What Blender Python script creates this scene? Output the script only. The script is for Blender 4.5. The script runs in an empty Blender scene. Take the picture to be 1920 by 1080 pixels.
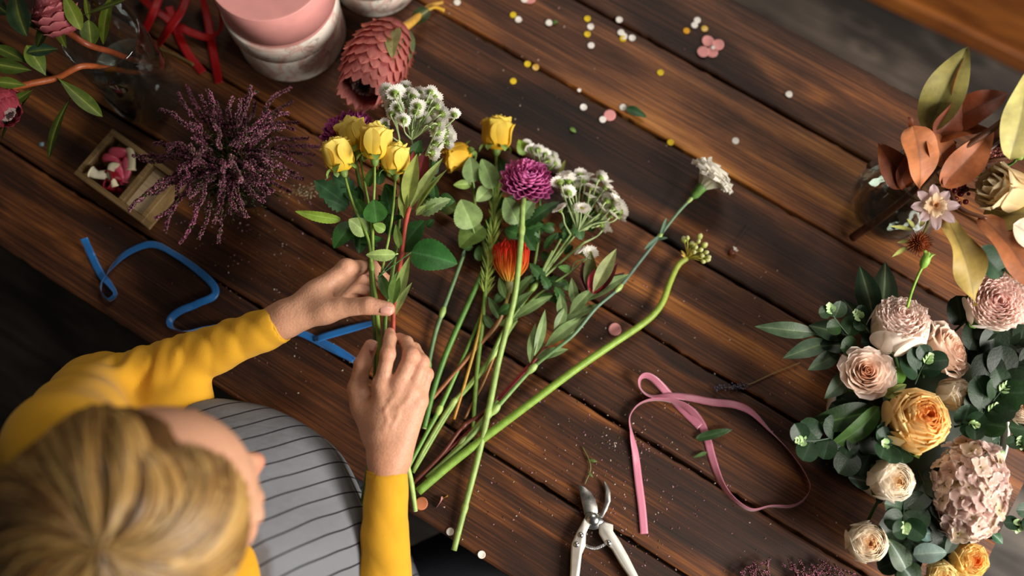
import bpy, math, random
import numpy as np
from mathutils import Vector, Matrix
random.seed(7); rng = np.random.default_rng(7)
SC = bpy.context.scene
COL = SC.collection
R_ = math.radians
# ------------------------------------------------------------------ camera
TILT = R_(14.0); FPX = 1867.0; CAMZ = 1.95; TZ = 0.75
cam = bpy.data.objects.new('camera', bpy.data.cameras.new('camera')); COL.objects.link(cam)
cam.location = (0, 0, CAMZ); cam.rotation_euler = (TILT, 0, 0)
cam.data.sensor_width = 36.0; cam.data.lens = FPX / 1920 * 36
cam.data.clip_start = 0.05
cam.data.dof.use_dof = True; cam.data.dof.focus_distance = 1.125; cam.data.dof.aperture_fstop = 1.7
SC.camera = cam
# ------------------------------------------------------------------ world, window light, exposure
w = bpy.data.worlds.new('world'); SC.world = w; w.use_nodes = True
w.node_tree.nodes['Background'].inputs[0].default_value = (1.0, 0.96, 0.92, 1)
w.node_tree.nodes['Background'].inputs[1].default_value = 0.06
def area(name, loc, target, sx, sy, power, col, spread=R_(180)):
    l = bpy.data.lights.new(name, 'AREA'); l.shape = 'RECTANGLE'; l.size = sx; l.size_y = sy; l.energy = power; l.color = col
    l.spread = spread
    o = bpy.data.objects.new(name, l); COL.objects.link(o); o.location = loc
    o.rotation_euler = (Vector(target) - Vector(loc)).to_track_quat('-Z', 'Y').to_euler()
    return o
area('window_light', (1.50, -0.50, 1.75), (0.15, 0.25, 0.8), 0.9, 0.9, 76, (1.0, 0.95, 0.87))
area('far_window_light', (0.85, 2.35, 2.9), (0.55, 0.42, 0.8), 1.1, 0.8, 12, (1.0, 0.92, 0.82), R_(110))
SC.view_settings.view_transform = 'Standard'; SC.view_settings.look = 'None'
SC.view_settings.exposure = 0.0; SC.view_settings.gamma = 1.0; SC.view_settings.use_curve_mapping = False

# ------------------------------------------------------------------ helpers
def nrm(v):
    v = np.asarray(v, float); return v / (np.linalg.norm(v) + 1e-12)
def P(px, py, z=TZ):
    """world point of height z seen at a pixel of the 1920x1080 frame"""
    x = (px - 960) / FPX; y = (540 - py) / FPX
    d = np.array([x, y * math.cos(TILT) + math.sin(TILT), y * math.sin(TILT) - math.cos(TILT)])
    s = (z - CAMZ) / d[2]
    return np.array([d[0] * s, d[1] * s, z])
def PT(pts): return np.array([P(*p) for p in pts])
def H(h):
    c = np.array([int(h[i:i+2], 16) for i in (0, 2, 4)]) / 255.0
    return np.where(c <= 0.04045, c / 12.92, ((c + 0.055) / 1.055) ** 2.4)
def spline(pts, n):
    pts = np.asarray(pts, float)
    if len(pts) < 3: 
        t = np.linspace(0, 1, n)[:, None]; return pts[0] * (1 - t) + pts[-1] * t
    d = np.r_[0, np.cumsum(np.linalg.norm(np.diff(pts[:, :3], axis=0), axis=1) ** 0.5 + 1e-9)]
    m = np.zeros_like(pts)
    for i in range(len(pts)):
        a = max(i - 1, 0); b = min(i + 1, len(pts) - 1)
        m[i] = (pts[b] - pts[a]) / (d[b] - d[a])
    t = np.linspace(0, d[-1], n); k = np.clip(np.searchsorted(d, t, 'right') - 1, 0, len(pts) - 2)
    h = (d[k + 1] - d[k])[:, None]; s = ((t - d[k]) / h[:, 0])[:, None]
    return ((2*s**3 - 3*s**2 + 1) * pts[k] + (s**3 - 2*s**2 + s) * h * m[k] + (-2*s**3 + 3*s**2) * pts[k+1] + (s**3 - s**2) * h * m[k+1])
def frame(axis, up=(0, 0, 1), spin=0.0):
    """3x3 with columns x, y, z; z = axis"""
    z = nrm(axis); u = np.asarray(up, float)
    if abs(np.dot(z, nrm(u))) > 0.98: u = np.array([0, 1.0, 0])
    x = nrm(np.cross(u, z)); y = np.cross(z, x)
    c, s = math.cos(spin), math.sin(spin)
    return np.stack([x * c + y * s, -x * s + y * c, z], 1)
def rotz(a): 
    c, s = math.cos(a), math.sin(a); return np.array([[c, -s, 0], [s, c, 0], [0, 0, 1.0]])
def vnoise(p, seed=0):
    """cheap smooth noise of 3D points, about -1..1"""
    p = np.asarray(p, float); r = np.random.default_rng(seed); o = np.zeros(p.shape[:-1])
    for k in range(5):
        d = r.normal(size=3); o = o + np.sin(p @ d * (1 + 0.35 * k) + r.uniform(0, 6.28))
    return o / 3.0
class MB:
    def __init__(s): s.v = []; s.f = []; s.c = []; s.n = 0
    def add(s, V, F, C):
        V = np.asarray(V, float).reshape(-1, 3); C = np.asarray(C, float)
        if C.ndim == 1: C = np.tile(C, (len(V), 1))
        s.v.append(V); s.c.append(C.reshape(-1, 3))
        if isinstance(F, np.ndarray): F = [F]
        for f in F: s.f.append(np.asarray(f, int) + s.n)
        s.n += len(V)
    def grid(s, G, C, close=False):
        n, m = G.shape[:2]; C = np.asarray(C, float)
        if C.ndim == 1: C = np.tile(C, (n, m, 1))
        i = np.arange(n * m).reshape(n, m)
        if close: i = np.concatenate([i, i[:, :1]], 1)
        q = np.stack([i[:-1, :-1], i[:-1, 1:], i[1:, 1:], i[1:, :-1]], -1).reshape(-1, 4)
        s.add(G, q, C)
    def tube(s, pts, r, C, n=6, steps=None, cap=True, flat=1.0, up=(0, 0, 1)):
        pts = np.asarray(pts, float)
        steps = steps or max(2, (len(pts) - 1) * 5 + 1)
        r = np.atleast_1d(np.asarray(r, float)); C = np.asarray(C, float)
        Q = spline(pts, steps)
        t = np.linspace(0, 1, steps); rr = np.interp(t, np.linspace(0, 1, len(r)), r)
        CC = np.tile(C, (steps, 1)) if C.ndim == 1 else np.stack([np.interp(t, np.linspace(0, 1, len(C)), C[:, k]) for k in range(3)], 1)
        T = np.gradient(Q, axis=0); T /= np.linalg.norm(T, axis=1)[:, None] + 1e-12
        U = np.zeros_like(T); u = np.asarray(up, float)
        if abs(T[0] @ nrm(u)) > 0.95: u = np.array([1.0, 0, 0])
        for k in range(steps):
            u = u - T[k] * (u @ T[k]); u = nrm(u); U[k] = u
        V = np.cross(T, U); a = np.linspace(0, 2 * np.pi, n, endpoint=False)
        G = Q[:, None] + rr[:, None, None] * (np.cos(a)[None, :, None] * V[:, None] + flat * np.sin(a)[None, :, None] * U[:, None])
        b = s.n; s.grid(G, np.repeat(CC[:, None], n, 1), close=True)
        if cap:
            s.f.append(np.arange(n)[None, ::-1] + b); s.f.append((np.arange(n) + (steps - 1) * n)[None] + b)
    def inst(s, V, F, M, T, C):
        """copies of a small template; M (N,3,3), T (N,3), C (N,3) or (N,k,3) or (k,3)"""
        N = len(T); k = len(V)
        W = np.einsum('nij,kj->nki', M, V) + T[:, None]
        C = np.asarray(C, float)
        if C.ndim == 2 and C.shape[0] == N: C = np.repeat(C[:, None], k, 1)
        elif C.ndim == 2: C = np.tile(C[None], (N, 1, 1))
        if isinstance(F, np.ndarray): F = [F]
        s.add(W, [ (f[None] + (np.arange(N) * k)[:, None, None]).reshape(-1, f.shape[1]) for f in F], C.reshape(-1, 3))
    def merge(s, o, M=None, T=None):
        V = np.concatenate(o.v); 
        if M is not None: V = V @ M.T
        if T is not None: V = V + T
        s.add(V, o.f, np.concatenate(o.c))
    def build(s, name, mat, parent=None, smooth=True, solid=0, sub=0, origin=None, weld=0):
        V = np.concatenate(s.v); C = np.concatenate(s.c)
        if parent is not None: org = np.array(parent['_o']) if '_o' in parent else np.zeros(3)
        else: org = np.array(origin) if origin is not None else np.array([V[:, 0].mean(), V[:, 1].mean(), V[:, 2].min()])
        me = bpy.data.meshes.new(name)
        me.vertices.add(len(V)); me.vertices.foreach_set('co', (V - org).astype(np.float32).ravel())
        tot = np.concatenate([np.full(len(f), f.shape[1]) for f in s.f]).astype(np.int32)
        li = np.concatenate([f.ravel() for f in s.f]).astype(np.int32)
        me.loops.add(len(li)); me.loops.foreach_set('vertex_index', li)
        me.polygons.add(len(tot)); me.polygons.foreach_set('loop_start', np.r_[0, np.cumsum(tot)[:-1]].astype(np.int32))
        me.polygons.foreach_set('loop_total', tot)
        me.update(calc_edges=True); me.validate()
        at = me.attributes.new('Col', 'FLOAT_COLOR', 'POINT')
        if len(me.vertices) == len(C):
            at.data.foreach_set('color', np.c_[C, np.ones(len(C))].astype(np.float32).ravel())
        me.shade_smooth() if smooth else me.shade_flat()
        me.materials.append(mat)
        o = bpy.data.objects.new(name, me); COL.objects.link(o)
        o['_o'] = [float(x) for x in org]
        if parent is not None: o.parent = parent
        else: o.location = org
        if solid: m = o.modifiers.new('solid', 'SOLIDIFY'); m.thickness = solid; m.offset = 0
        if sub: m = o.modifiers.new('sub', 'SUBSURF'); m.levels = sub; m.render_levels = sub
        return o
def tag(o, label=None, cat=None, group=None, kind=None):
    if label: o['label'] = label
    if cat: o['category'] = cat
    if group: o['group'] = group
    if kind: o['kind'] = kind
    return o
def thing(name, label, cat, loc, group=None):
    o = bpy.data.objects.new(name, None); COL.objects.link(o); o.empty_display_size = 0.02
    o.location = tuple(float(x) for x in loc); o['_o'] = [float(x) for x in loc]
    return tag(o, label, cat, group)
def dup(root, loc, rot=(0, 0, 0), scale=1.0, label=None, group=None, parent=None):
    r = root.copy(); COL.objects.link(r); r.location = loc; r.rotation_euler = rot; r.scale = (scale,) * 3
    if parent is not None: r.parent = parent
    if label: r['label'] = label
    if group: r['group'] = group
    for ch in list(root.children):
        c = ch.copy(); COL.objects.link(c); c.parent = r
        for g in ch.children:
            d = g.copy(); COL.objects.link(d); d.parent = c
    return r
def boxmb(mb, lo, hi, C, bev=0.0):
    x0, y0, z0 = lo; x1, y1, z1 = hi; b = bev
    if b <= 0:
        V = [(x, y, z) for x in (x0, x1) for y in (y0, y1) for z in (z0, z1)]
        mb.add(V, np.array([(0, 1, 3, 2), (4, 6, 7, 5), (0, 4, 5, 1), (2, 3, 7, 6), (0, 2, 6, 4), (1, 5, 7, 3)]), C); return
    rings = []
    for z, i in ((z0, b), (z0 + b, 0), (z1 - b, 0), (z1, b)):
        X0, X1, Y0, Y1 = x0 + i, x1 - i, y0 + i, y1 - i; c = b
        rings.append([(X0 + c, Y0, z), (X1 - c, Y0, z), (X1, Y0 + c, z), (X1, Y1 - c, z), (X1 - c, Y1, z), (X0 + c, Y1, z), (X0, Y1 - c, z), (X0, Y0 + c, z)])
    G = np.array(rings); s = mb.n; mb.grid(G, C, close=True)
    mb.f.append(np.arange(8)[None, ::-1] + s); mb.f.append(np.arange(8)[None] + 24 + s)
def lathe(mb, prof, C, o=(0, 0, 0), M=None, n=32):
    """prof: (r, z) pairs; C one colour or one per ring"""
    a = np.linspace(0, 2 * np.pi, n, endpoint=False); pr = np.asarray(prof, float)
    G = np.stack([pr[:, :1] * np.cos(a), pr[:, :1] * np.sin(a), np.repeat(pr[:, 1:], n, 1)], -1)
    if M is not None: G = G @ np.asarray(M).T
    C = np.asarray(C, float)
    if C.ndim == 2: C = np.repeat(C[:, None], n, 1)
    mb.grid(G + np.asarray(o), C, close=True)
# ------------------------------------------------------------------ signed distance shapes -> mesh
def smin(a, b, k):
    h = np.clip(0.5 + 0.5 * (b - a) / k, 0, 1); return b * (1 - h) + a * h - k * h * (1 - h)
def cap(p, a, b, ra, rb):
    a = np.asarray(a, float); b = np.asarray(b, float); ab = b - a
    t = np.clip(((p - a) @ ab) / (ab @ ab + 1e-12), 0, 1)
    return np.linalg.norm(p - a - t[:, None] * ab, axis=1) - (ra + (rb - ra) * t)
def ell(p, c, M, r):
    q = (p - np.asarray(c)) @ np.asarray(M); r = np.asarray(r, float)
    k0 = np.linalg.norm(q / r, axis=1); k1 = np.linalg.norm(q / (r * r), axis=1) + 1e-9
    return k0 * (k0 - 1) / k1
def surfnet(fn, lo, hi, h, B=8, slack=1.6):
    lo = np.asarray(lo, float); n = np.ceil((np.asarray(hi) - lo) / h / B).astype(int) * B
    nb = n // B
    ci = np.stack(np.meshgrid(*[np.arange(k) for k in nb], indexing='ij'), -1).reshape(-1, 3)
    cc = lo + (ci * B + (B - 1) / 2) * h
    cd = fn(cc)
    D = np.empty(n, np.float32)
    Dv = D.reshape(nb[0], B, nb[1], B, nb[2], B)
    Dv[:] = cd.reshape(nb).astype(np.float32)[:, None, :, None, :, None]
    act = np.where(np.abs(cd) < B * h * 0.87 * slack + h)[0]
    off = np.stack(np.meshgrid(*[np.arange(B)] * 3, indexing='ij'), -1).reshape(-1, 3)
    for s in range(0, len(act), 1500):
        a = act[s:s+1500]
        ix = (ci[a][:, None] * B + off[None]).reshape(-1, 3)
        D[ix[:, 0], ix[:, 1], ix[:, 2]] = fn(lo + ix * h)
    S = D < 0
    cnt = np.zeros(n - 1, np.uint8)
    for dx in (0, 1):
        for dy in (0, 1):
            for dz in (0, 1): cnt += S[dx:n[0]-1+dx, dy:n[1]-1+dy, dz:n[2]-1+dz]
    A = np.argwhere((cnt > 0) & (cnt < 8)); vid = np.full(n - 1, -1, np.int32); vid[A[:, 0], A[:, 1], A[:, 2]] = np.arange(len(A))
    cor = np.array([(x, y, z) for x in (0, 1) for y in (0, 1) for z in (0, 1)])
    val = np.stack([D[A[:, 0]+c[0], A[:, 1]+c[1], A[:, 2]+c[2]] for c in cor], 1)
    sm = np.zeros((len(A), 3)); ct = np.zeros(len(A))
    for a in range(8):
        for b in range(a + 1, 8):
            if np.abs(cor[a] - cor[b]).sum() != 1: continue
            m = (val[:, a] < 0) != (val[:, b] < 0)
            t = np.where(m, val[:, a] / (val[:, a] - val[:, b] + 1e-20), 0)
            sm += np.where(m[:, None], cor[a] + t[:, None] * (cor[b] - cor[a]), 0); ct += m
    V = lo + (A + sm / ct[:, None]) * h
    Fs = []
    for ax in range(3):
        sl0 = [slice(None)] * 3; sl1 = [slice(None)] * 3; sl0[ax] = slice(0, n[ax]-1); sl1[ax] = slice(1, n[ax])
        a0 = S[tuple(sl0)]; a1 = S[tuple(sl1)]
        E = np.argwhere(a0 != a1); o1, o2 = [(1, 2), (2, 0), (0, 1)][ax]
        ok = (E[:, o1] > 0) & (E[:, o2] > 0) & (E[:, o1] < n[o1]-1) & (E[:, o2] < n[o2]-1); E = E[ok]
        def g(d1, d2):
            q = E.copy(); q[:, o1] -= d1; q[:, o2] -= d2; return vid[q[:, 0], q[:, 1], q[:, 2]]
        F = np.stack([g(1, 1), g(0, 1), g(0, 0), g(1, 0)], 1)
        fl = a0[E[:, 0], E[:, 1], E[:, 2]]; F[~fl] = F[~fl][:, ::-1]
        F = F[(F >= 0).all(1)]; Fs.append(F)
    return V, np.concatenate(Fs)
# ------------------------------------------------------------------ materials
def newmat(name):
    m = bpy.data.materials.new(name); m.use_nodes = True; nt = m.node_tree
    return m, nt, nt.nodes['Principled BSDF'], nt.nodes['Material Output']
def N(nt, t, **kw):
    n = nt.nodes.new(t)
    for k, v in kw.items():
        if k.startswith('i_'): n.inputs[k[2:].replace('_', ' ')].default_value = v
        elif k.startswith('n'): n.inputs[int(k[1:])].default_value = v
        else: setattr(n, k, v)
    return n
def ramp(nt, stops, fac, interp='LINEAR'):
    r = nt.nodes.new('ShaderNodeValToRGB'); r.color_ramp.interpolation = interp
    while len(r.color_ramp.elements) < len(stops): r.color_ramp.elements.new(0.5)
    for e, (p, c) in zip(r.color_ramp.elements, stops): e.position = p; e.color = (*c[:3], 1) if hasattr(c, '__len__') else (c, c, c, 1)
    nt.links.new(fac, r.inputs[0]); return r
def vmat(name, rough=0.5, transl=0.0, var=0.25, nscale=60, bump=0.0, bscale=200, spec=0.4, sheen=0.0, sss=0.0, coat=0.0):
    """takes its colour from the mesh's own Col attribute with a slight mottling"""
    m, nt, b, out = newmat(name); L = nt.links.new
    a = N(nt, 'ShaderNodeAttribute', attribute_name='Col'); tc = N(nt, 'ShaderNodeTexCoord')
    no = N(nt, 'ShaderNodeTexNoise', i_Scale=nscale, i_Detail=3.0); L(tc.outputs['Object'], no.inputs['Vector'])
    mr = N(nt, 'ShaderNodeMapRange', n1=0.3, n2=0.7, n3=1 - var, n4=1 + var); L(no.outputs[0], mr.inputs[0])
    mul = N(nt, 'ShaderNodeVectorMath', operation='SCALE'); L(a.outputs['Color'], mul.inputs[0]); L(mr.outputs[0], mul.inputs['Scale'])
    L(mul.outputs[0], b.inputs['Base Color']); b.inputs['Roughness'].default_value = rough
    b.inputs['Specular IOR Level'].default_value = spec; b.inputs['Coat Weight'].default_value = coat
    b.inputs['Sheen Weight'].default_value = sheen
    if sss: b.inputs['Subsurface Weight'].default_value = sss; b.inputs['Subsurface Radius'].default_value = (1, 0.35, 0.2); b.inputs['Subsurface Scale'].default_value = 0.006
    if bump:
        n2 = N(nt, 'ShaderNodeTexNoise', i_Scale=bscale, i_Detail=4.0); L(tc.outputs['Object'], n2.inputs['Vector'])
        bp = N(nt, 'ShaderNodeBump', i_Strength=bump, i_Distance=0.001); L(n2.outputs[0], bp.inputs['Height']); L(bp.outputs[0], b.inputs['Normal'])
    if transl:
        t = N(nt, 'ShaderNodeBsdfTranslucent'); L(mul.outputs[0], t.inputs[0]); mx = N(nt, 'ShaderNodeMixShader', n0=transl)
        L(b.outputs[0], mx.inputs[1]); L(t.outputs[0], mx.inputs[2]); L(mx.outputs[0], out.inputs[0])
    return m
M_leaf = vmat('leaf', 0.45, 0.22, 0.22, 90, 0.25, 400, 0.3)
M_stem = vmat('stem', 0.45, 0.0, 0.18, 120, 0.2, 500)
M_petal = vmat('petal', 0.6, 0.35, 0.06, 60, 0.1, 300, 0.25)
M_petal2 = vmat('soft_petal', 0.75, 0.45, 0.05, 40, 0.12, 150, 0.2)
M_dry = vmat('dry_leaf', 0.55, 0.15, 0.25, 45, 0.5, 120, 0.3)
M_paper = vmat('paper', 0.7, 0, 0.04, 100)
M_plain = vmat('plain', 0.55, 0, 0.06, 50)
M_shiny = vmat('shiny', 0.3, 0, 0.05, 50)
M_satin = vmat('satin_ribbon', 0.36, 0.12, 0.06, 40, 0.12, 600, 0.5, 0.3)
M_rubber = vmat('rubber', 0.35, 0.1, 0.05, 60)
def wood(name, cols, grain=1.0, rough=0.5, knots=True, bump=0.5, cont=0.0):
    m, nt, b, out = newmat(name); L = nt.links.new
    tc = N(nt, 'ShaderNodeTexCoord'); oi = N(nt, 'ShaderNodeObjectInfo')
    sp = N(nt, 'ShaderNodeVectorMath', operation='SCALE'); L(oi.outputs['Random'], sp.inputs['Scale']); sp.inputs[0].default_value = (37.0, 13.0, 21.0)
    ad = N(nt, 'ShaderNodeVectorMath', operation='ADD'); L(tc.outputs['Object'], ad.inputs[0]); L(sp.outputs[0], ad.inputs[1])
    def noise(sx, sy, det=4.0, rg=0.55, dist=0.0):
        mp = N(nt, 'ShaderNodeMapping'); mp.inputs['Scale'].default_value = (sx, sy, sy); L(ad.outputs[0], mp.inputs[0])
        n = N(nt, 'ShaderNodeTexNoise', i_Scale=1.0, i_Detail=det, i_Roughness=rg, i_Distortion=dist); L(mp.outputs[0], n.inputs['Vector']); return n.outputs[0]
    def M2(op, a, c, d=None):
        n = N(nt, 'ShaderNodeMath', operation=op)
        for i, x in enumerate((a, c, d)):
            if x is None: continue
            if isinstance(x, (int, float)): n.inputs[i].default_value = x
            else: L(x, n.inputs[i])
        return n.outputs[0]
    sep = N(nt, 'ShaderNodeSeparateXYZ'); L(ad.outputs[0], sep.inputs[0])
    field = M2('MULTIPLY', sep.outputs[1], 75.0 * grain)
    field = M2('ADD', field, M2('MULTIPLY', noise(2.2, 8, 2.0), 13.0))
    if knots:
        mp = N(nt, 'ShaderNodeMapping'); mp.inputs['Scale'].default_value = (3.4, 9.5, 0.0); L(ad.outputs[0], mp.inputs[0])
        vo = N(nt, 'ShaderNodeTexVoronoi', i_Scale=1.0, i_Randomness=1.0); L(mp.outputs[0], vo.inputs['Vector'])
        d = vo.outputs['Distance']; g = M2('POWER', 2.718, M2('MULTIPLY', M2('MULTIPLY', d, d), -26.0))
        field = M2('ADD', field, M2('MULTIPLY', g, 9.0))
    cs_ = N(nt, 'ShaderNodeSeparateColor'); L(oi.outputs['Color'], cs_.inputs[0]); colr = cs_.outputs[0]
    ring = M2('MULTIPLY_ADD', M2('SINE', field, None), 0.5, 0.5)
    ring = M2('POWER', ring, 1.6)
    fine = noise(6, 430 * grain, 5.0, 0.7)
    big = noise(3.2, 17, 5.0, 0.62, 0.6)
    big2 = noise(1.6, 5, 3.0, 0.5, 0.3)
    v = M2('ADD', M2('MULTIPLY', ring, 0.20), M2('MULTIPLY', M2('SUBTRACT', fine, .17), 0.95))
    v = M2('ADD', v, M2('MULTIPLY', M2('SUBTRACT', big, 0.5), 0.95 + cont)); v = M2('ADD', v, M2('MULTIPLY', M2('SUBTRACT', big2, 0.5), 0.5))
    v = M2('ADD', v, M2('SUBTRACT', colr, 1.0))
    if knots: v = M2('SUBTRACT', v, M2('MULTIPLY', M2('POWER', g, 5.0), 0.55))
    r = ramp(nt, cols, v)
    L(r.outputs[0], b.inputs['Base Color'])
    ro = N(nt, 'ShaderNodeMapRange', n1=0.2, n2=0.9, n3=rough + 0.12, n4=rough - 0.1); L(v, ro.inputs[0]); L(ro.outputs[0], b.inputs['Roughness'])
    b.inputs['Specular IOR Level'].default_value = 0.32
    hgt = M2('ADD', M2('MULTIPLY', ring, 0.6), fine)
    bp = N(nt, 'ShaderNodeBump', i_Strength=bump, i_Distance=0.0012); L(hgt, bp.inputs['Height']); L(bp.outputs[0], b.inputs['Normal'])
    return m
# ================================================================== setting: floor, cabinet, table
TA = -31.9; ta = R_(TA)
EU = np.array([math.cos(ta), math.sin(ta), 0]); EV = np.array([-math.sin(ta), math.cos(ta), 0])
def UV(u, v, z=0): return EU * u + EV * v + np.array([0, 0, z])
M_table = wood('burnt_table_wood', [(0.06, H('130904')), (0.32, H('32190b')), (0.52, H('58321a')), (0.70, H('885226')), (0.95, H('c4843f'))], rough=0.46)
M_dark = wood('dark_table_wood', [(0.2, H('120a07')), (0.8, H('4a2c1a'))], rough=0.6)
M_floor = wood('grey_floor_wood', [(0.2, H('2b2724')), (0.5, H('4d4640')), (0.8, H('776a5e'))], grain=0.35, rough=0.55, bump=0.15)
M_cab = wood('orange_wood', [(0.2, H('6d3a16')), (0.5, H('9a5a26')), (0.8, H('bf7a38'))], grain=0.5, rough=0.4, knots=False, bump=0.1)
fl = MB(); 
for k in range(26):                                              # floor boards, one surface
    v0 = -2.6 + k * 0.2; boxmb(fl, (-3.2, v0 + 0.001, -0.02), (3.2, v0 + 0.199, 0.0), (1, 1, 1), 0.0008)
boxmb(fl, (-3.2, -2.6, -0.05), (3.2, 2.6, -0.018), (1, 1, 1))
o = fl.build('floor', M_floor, smooth=False, origin=(0, 0, 0)); o.rotation_euler = (0, 0, ta); tag(o, kind='structure')
def slab(name, lo, hi, m, c):
    mb = MB(); boxmb(mb, lo, hi, c); o = mb.build(name, m, smooth=False, origin=(0, 0, 0)); o.rotation_euler = (0, 0, ta); tag(o, kind='structure')
slab('wall_far', (-3.2, 2.6, -0.05), (3.2, 2.7, 2.6), M_paper, H('8d8478')); slab('wall_left', (-3.3, -2.6, -0.05), (-3.2, 2.6, 2.6), M_paper, H('8d8478'))
# cabinet front beyond the table
cab = thing('wooden_cabinet', 'orange-brown wooden cabinet standing on the grey floor beyond the table', 'cabinet', P(1800, 60, 0.0))
cab.location = (0, 0, 0); cab['_o'] = [0, 0, 0]
ca = P(1640, 0, 0.02); cb = P(1920, 132, 0.02); cd = nrm(cb - ca); cang = math.atan2(cd[1], cd[0])
cab.location = tuple(ca - cd * 0.5 - np.array([0, 0, 0.02])); cab.rotation_euler = (0, 0, cang)
c0 = MB(); boxmb(c0, (0, 0.012, 0.0), (1.9, 0.45, 0.82), (1, 1, 1), 0.003); c0.build('carcass', M_cab, cab, smooth=False)
fr = MB()
for k in range(2):
    x0 = 0.01 + k * 0.95; x1 = x0 + 0.93
    d = MB(); boxmb(d, (x0 + 0.06, 0.004, 0.075), (x1 - 0.06, 0.0125, 0.755), (1, 1, 1), 0.001); dp = d.build('door_panel', M_cab, cab, smooth=False)
    for a, b2 in (((x0, -0.008, 0.02), (x1, 0.0115, 0.07)), ((x0, -0.008, 0.76), (x1, 0.0115, 0.81)), ((x0, -0.008, 0.07), (x0 + 0.055, 0.0115, 0.76)), ((x1 - 0.055, -0.008, 0.07), (x1, 0.0115, 0.76))):
        m = MB(); boxmb(m, a, b2, (1, 1, 1), 0.004); q = m.build('door_frame', M_cab, cab, smooth=False)
tp = MB(); boxmb(tp, (-0.02, -0.03, 0.82), (1.92, 0.46, 0.85), (1, 1, 1), 0.005); tp.build('cabinet_top', M_cab, cab, smooth=False)
# ---- table
e0 = P(1920, 916); e1 = P(1854, 1044)
UEND = 0.5 * (e0 @ EU + e1 @ EU); U0 = -1.25
VS = [-0.042, 0.068, 0.179, 0.294, 0.408, 0.525, 0.638, 0.751]
tab = thing('wooden_table', 'burnt brown plank table the flowers and ribbons lie on', 'table', (0, 0, 0))
tab.rotation_euler = (0, 0, ta)
for k in range(7):
    v0, v1 = VS[k], VS[k + 1]; mb = MB(); nu = 190
    us = np.linspace(U0, UEND + rng.uniform(-0.002, 0.002), nu)
    r = np.random.default_rng(k + 5)
    j0 = 0.0006 * vnoise(np.c_[us * 40, us * 0, us * 0], k) + 0.0007 * r.normal(size=nu) * (r.random(nu) < 0.35)
    j1 = 0.0006 * vnoise(np.c_[us * 40, us * 0 + 9, us * 0], k + 40) + 0.0007 * r.normal(size=nu) * (r.random(nu) < 0.35)
    a = v0 + 0.0018 + j0; c = v1 - 0.0018 + j1; dz = rng.uniform(-0.0006, 0.0006)
    bz = 0.0022; T = TZ + dz * 0
    prof = [(a, TZ - 0.034), (a, TZ - bz * 1.2), (a + bz * 0.4, TZ - bz * 0.4), (a + bz * 1.4, TZ)] + [(a + (c - a) * q, np.full(nu, TZ)) for q in (0.25, 0.5, 0.75)] + [(c - bz * 1.4, TZ), (c - bz * 0.4, TZ - bz * 0.4), (c, TZ - bz * 1.2), (c, TZ - 0.034)]
    G = np.stack([np.stack([us, np.broadcast_to(y, nu), np.broadcast_to(z, nu)], -1) for y, z in prof], 1)
    mb.grid(G, (1, 1, 1), close=True); m = G.shape[1]
    mb.f.append(np.arange(m)[None, ::-1]); mb.f.append((np.arange(m) + (nu - 1) * m)[None])
    o = mb.build('plank', M_table, tab, smooth=False); o.color = (1 + [-.02, .01, 0, .03, -.06, .13, -.02][k], 1, 1, 1)
    zc = np.array([0, 0.5 * (v0 + v1), 0]); o.data.transform(Matrix.Translation(Vector(-zc))); o.location = zc
ub = MB(); boxmb(ub, (U0 + 0.1, -0.005, TZ - 0.036), (UEND - 0.08, 0.72, TZ - 0.0341), (1, 1, 1)); ub.build('underlay_board', M_dark, tab, smooth=False)
for a, c in (((U0 + 0.08, 0.0, 0.63), (UEND - 0.06, 0.024, TZ - 0.037)), ((U0 + 0.08, 0.69, 0.63), (UEND - 0.06, 0.714, TZ - 0.037)), ((UEND - 0.09, 0.03, 0.63), (UEND - 0.066, 0.685, TZ - 0.037)), ((U0 + 0.08, 0.03, 0.63), (U0 + 0.104, 0.685, TZ - 0.037))):
    m = MB(); boxmb(m, a, c, (1, 1, 1), 0.002); m.build('apron_rail', M_dark, tab, smooth=False)
for u in (U0 + 0.11, UEND - 0.165):
    for v in (0.03, 0.615):
        m = MB(); boxmb(m, (u, v, 0.0), (u + 0.07, v + 0.07, TZ - 0.037), (1, 1, 1), 0.004); m.build('leg', M_dark, tab, smooth=False)
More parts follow.
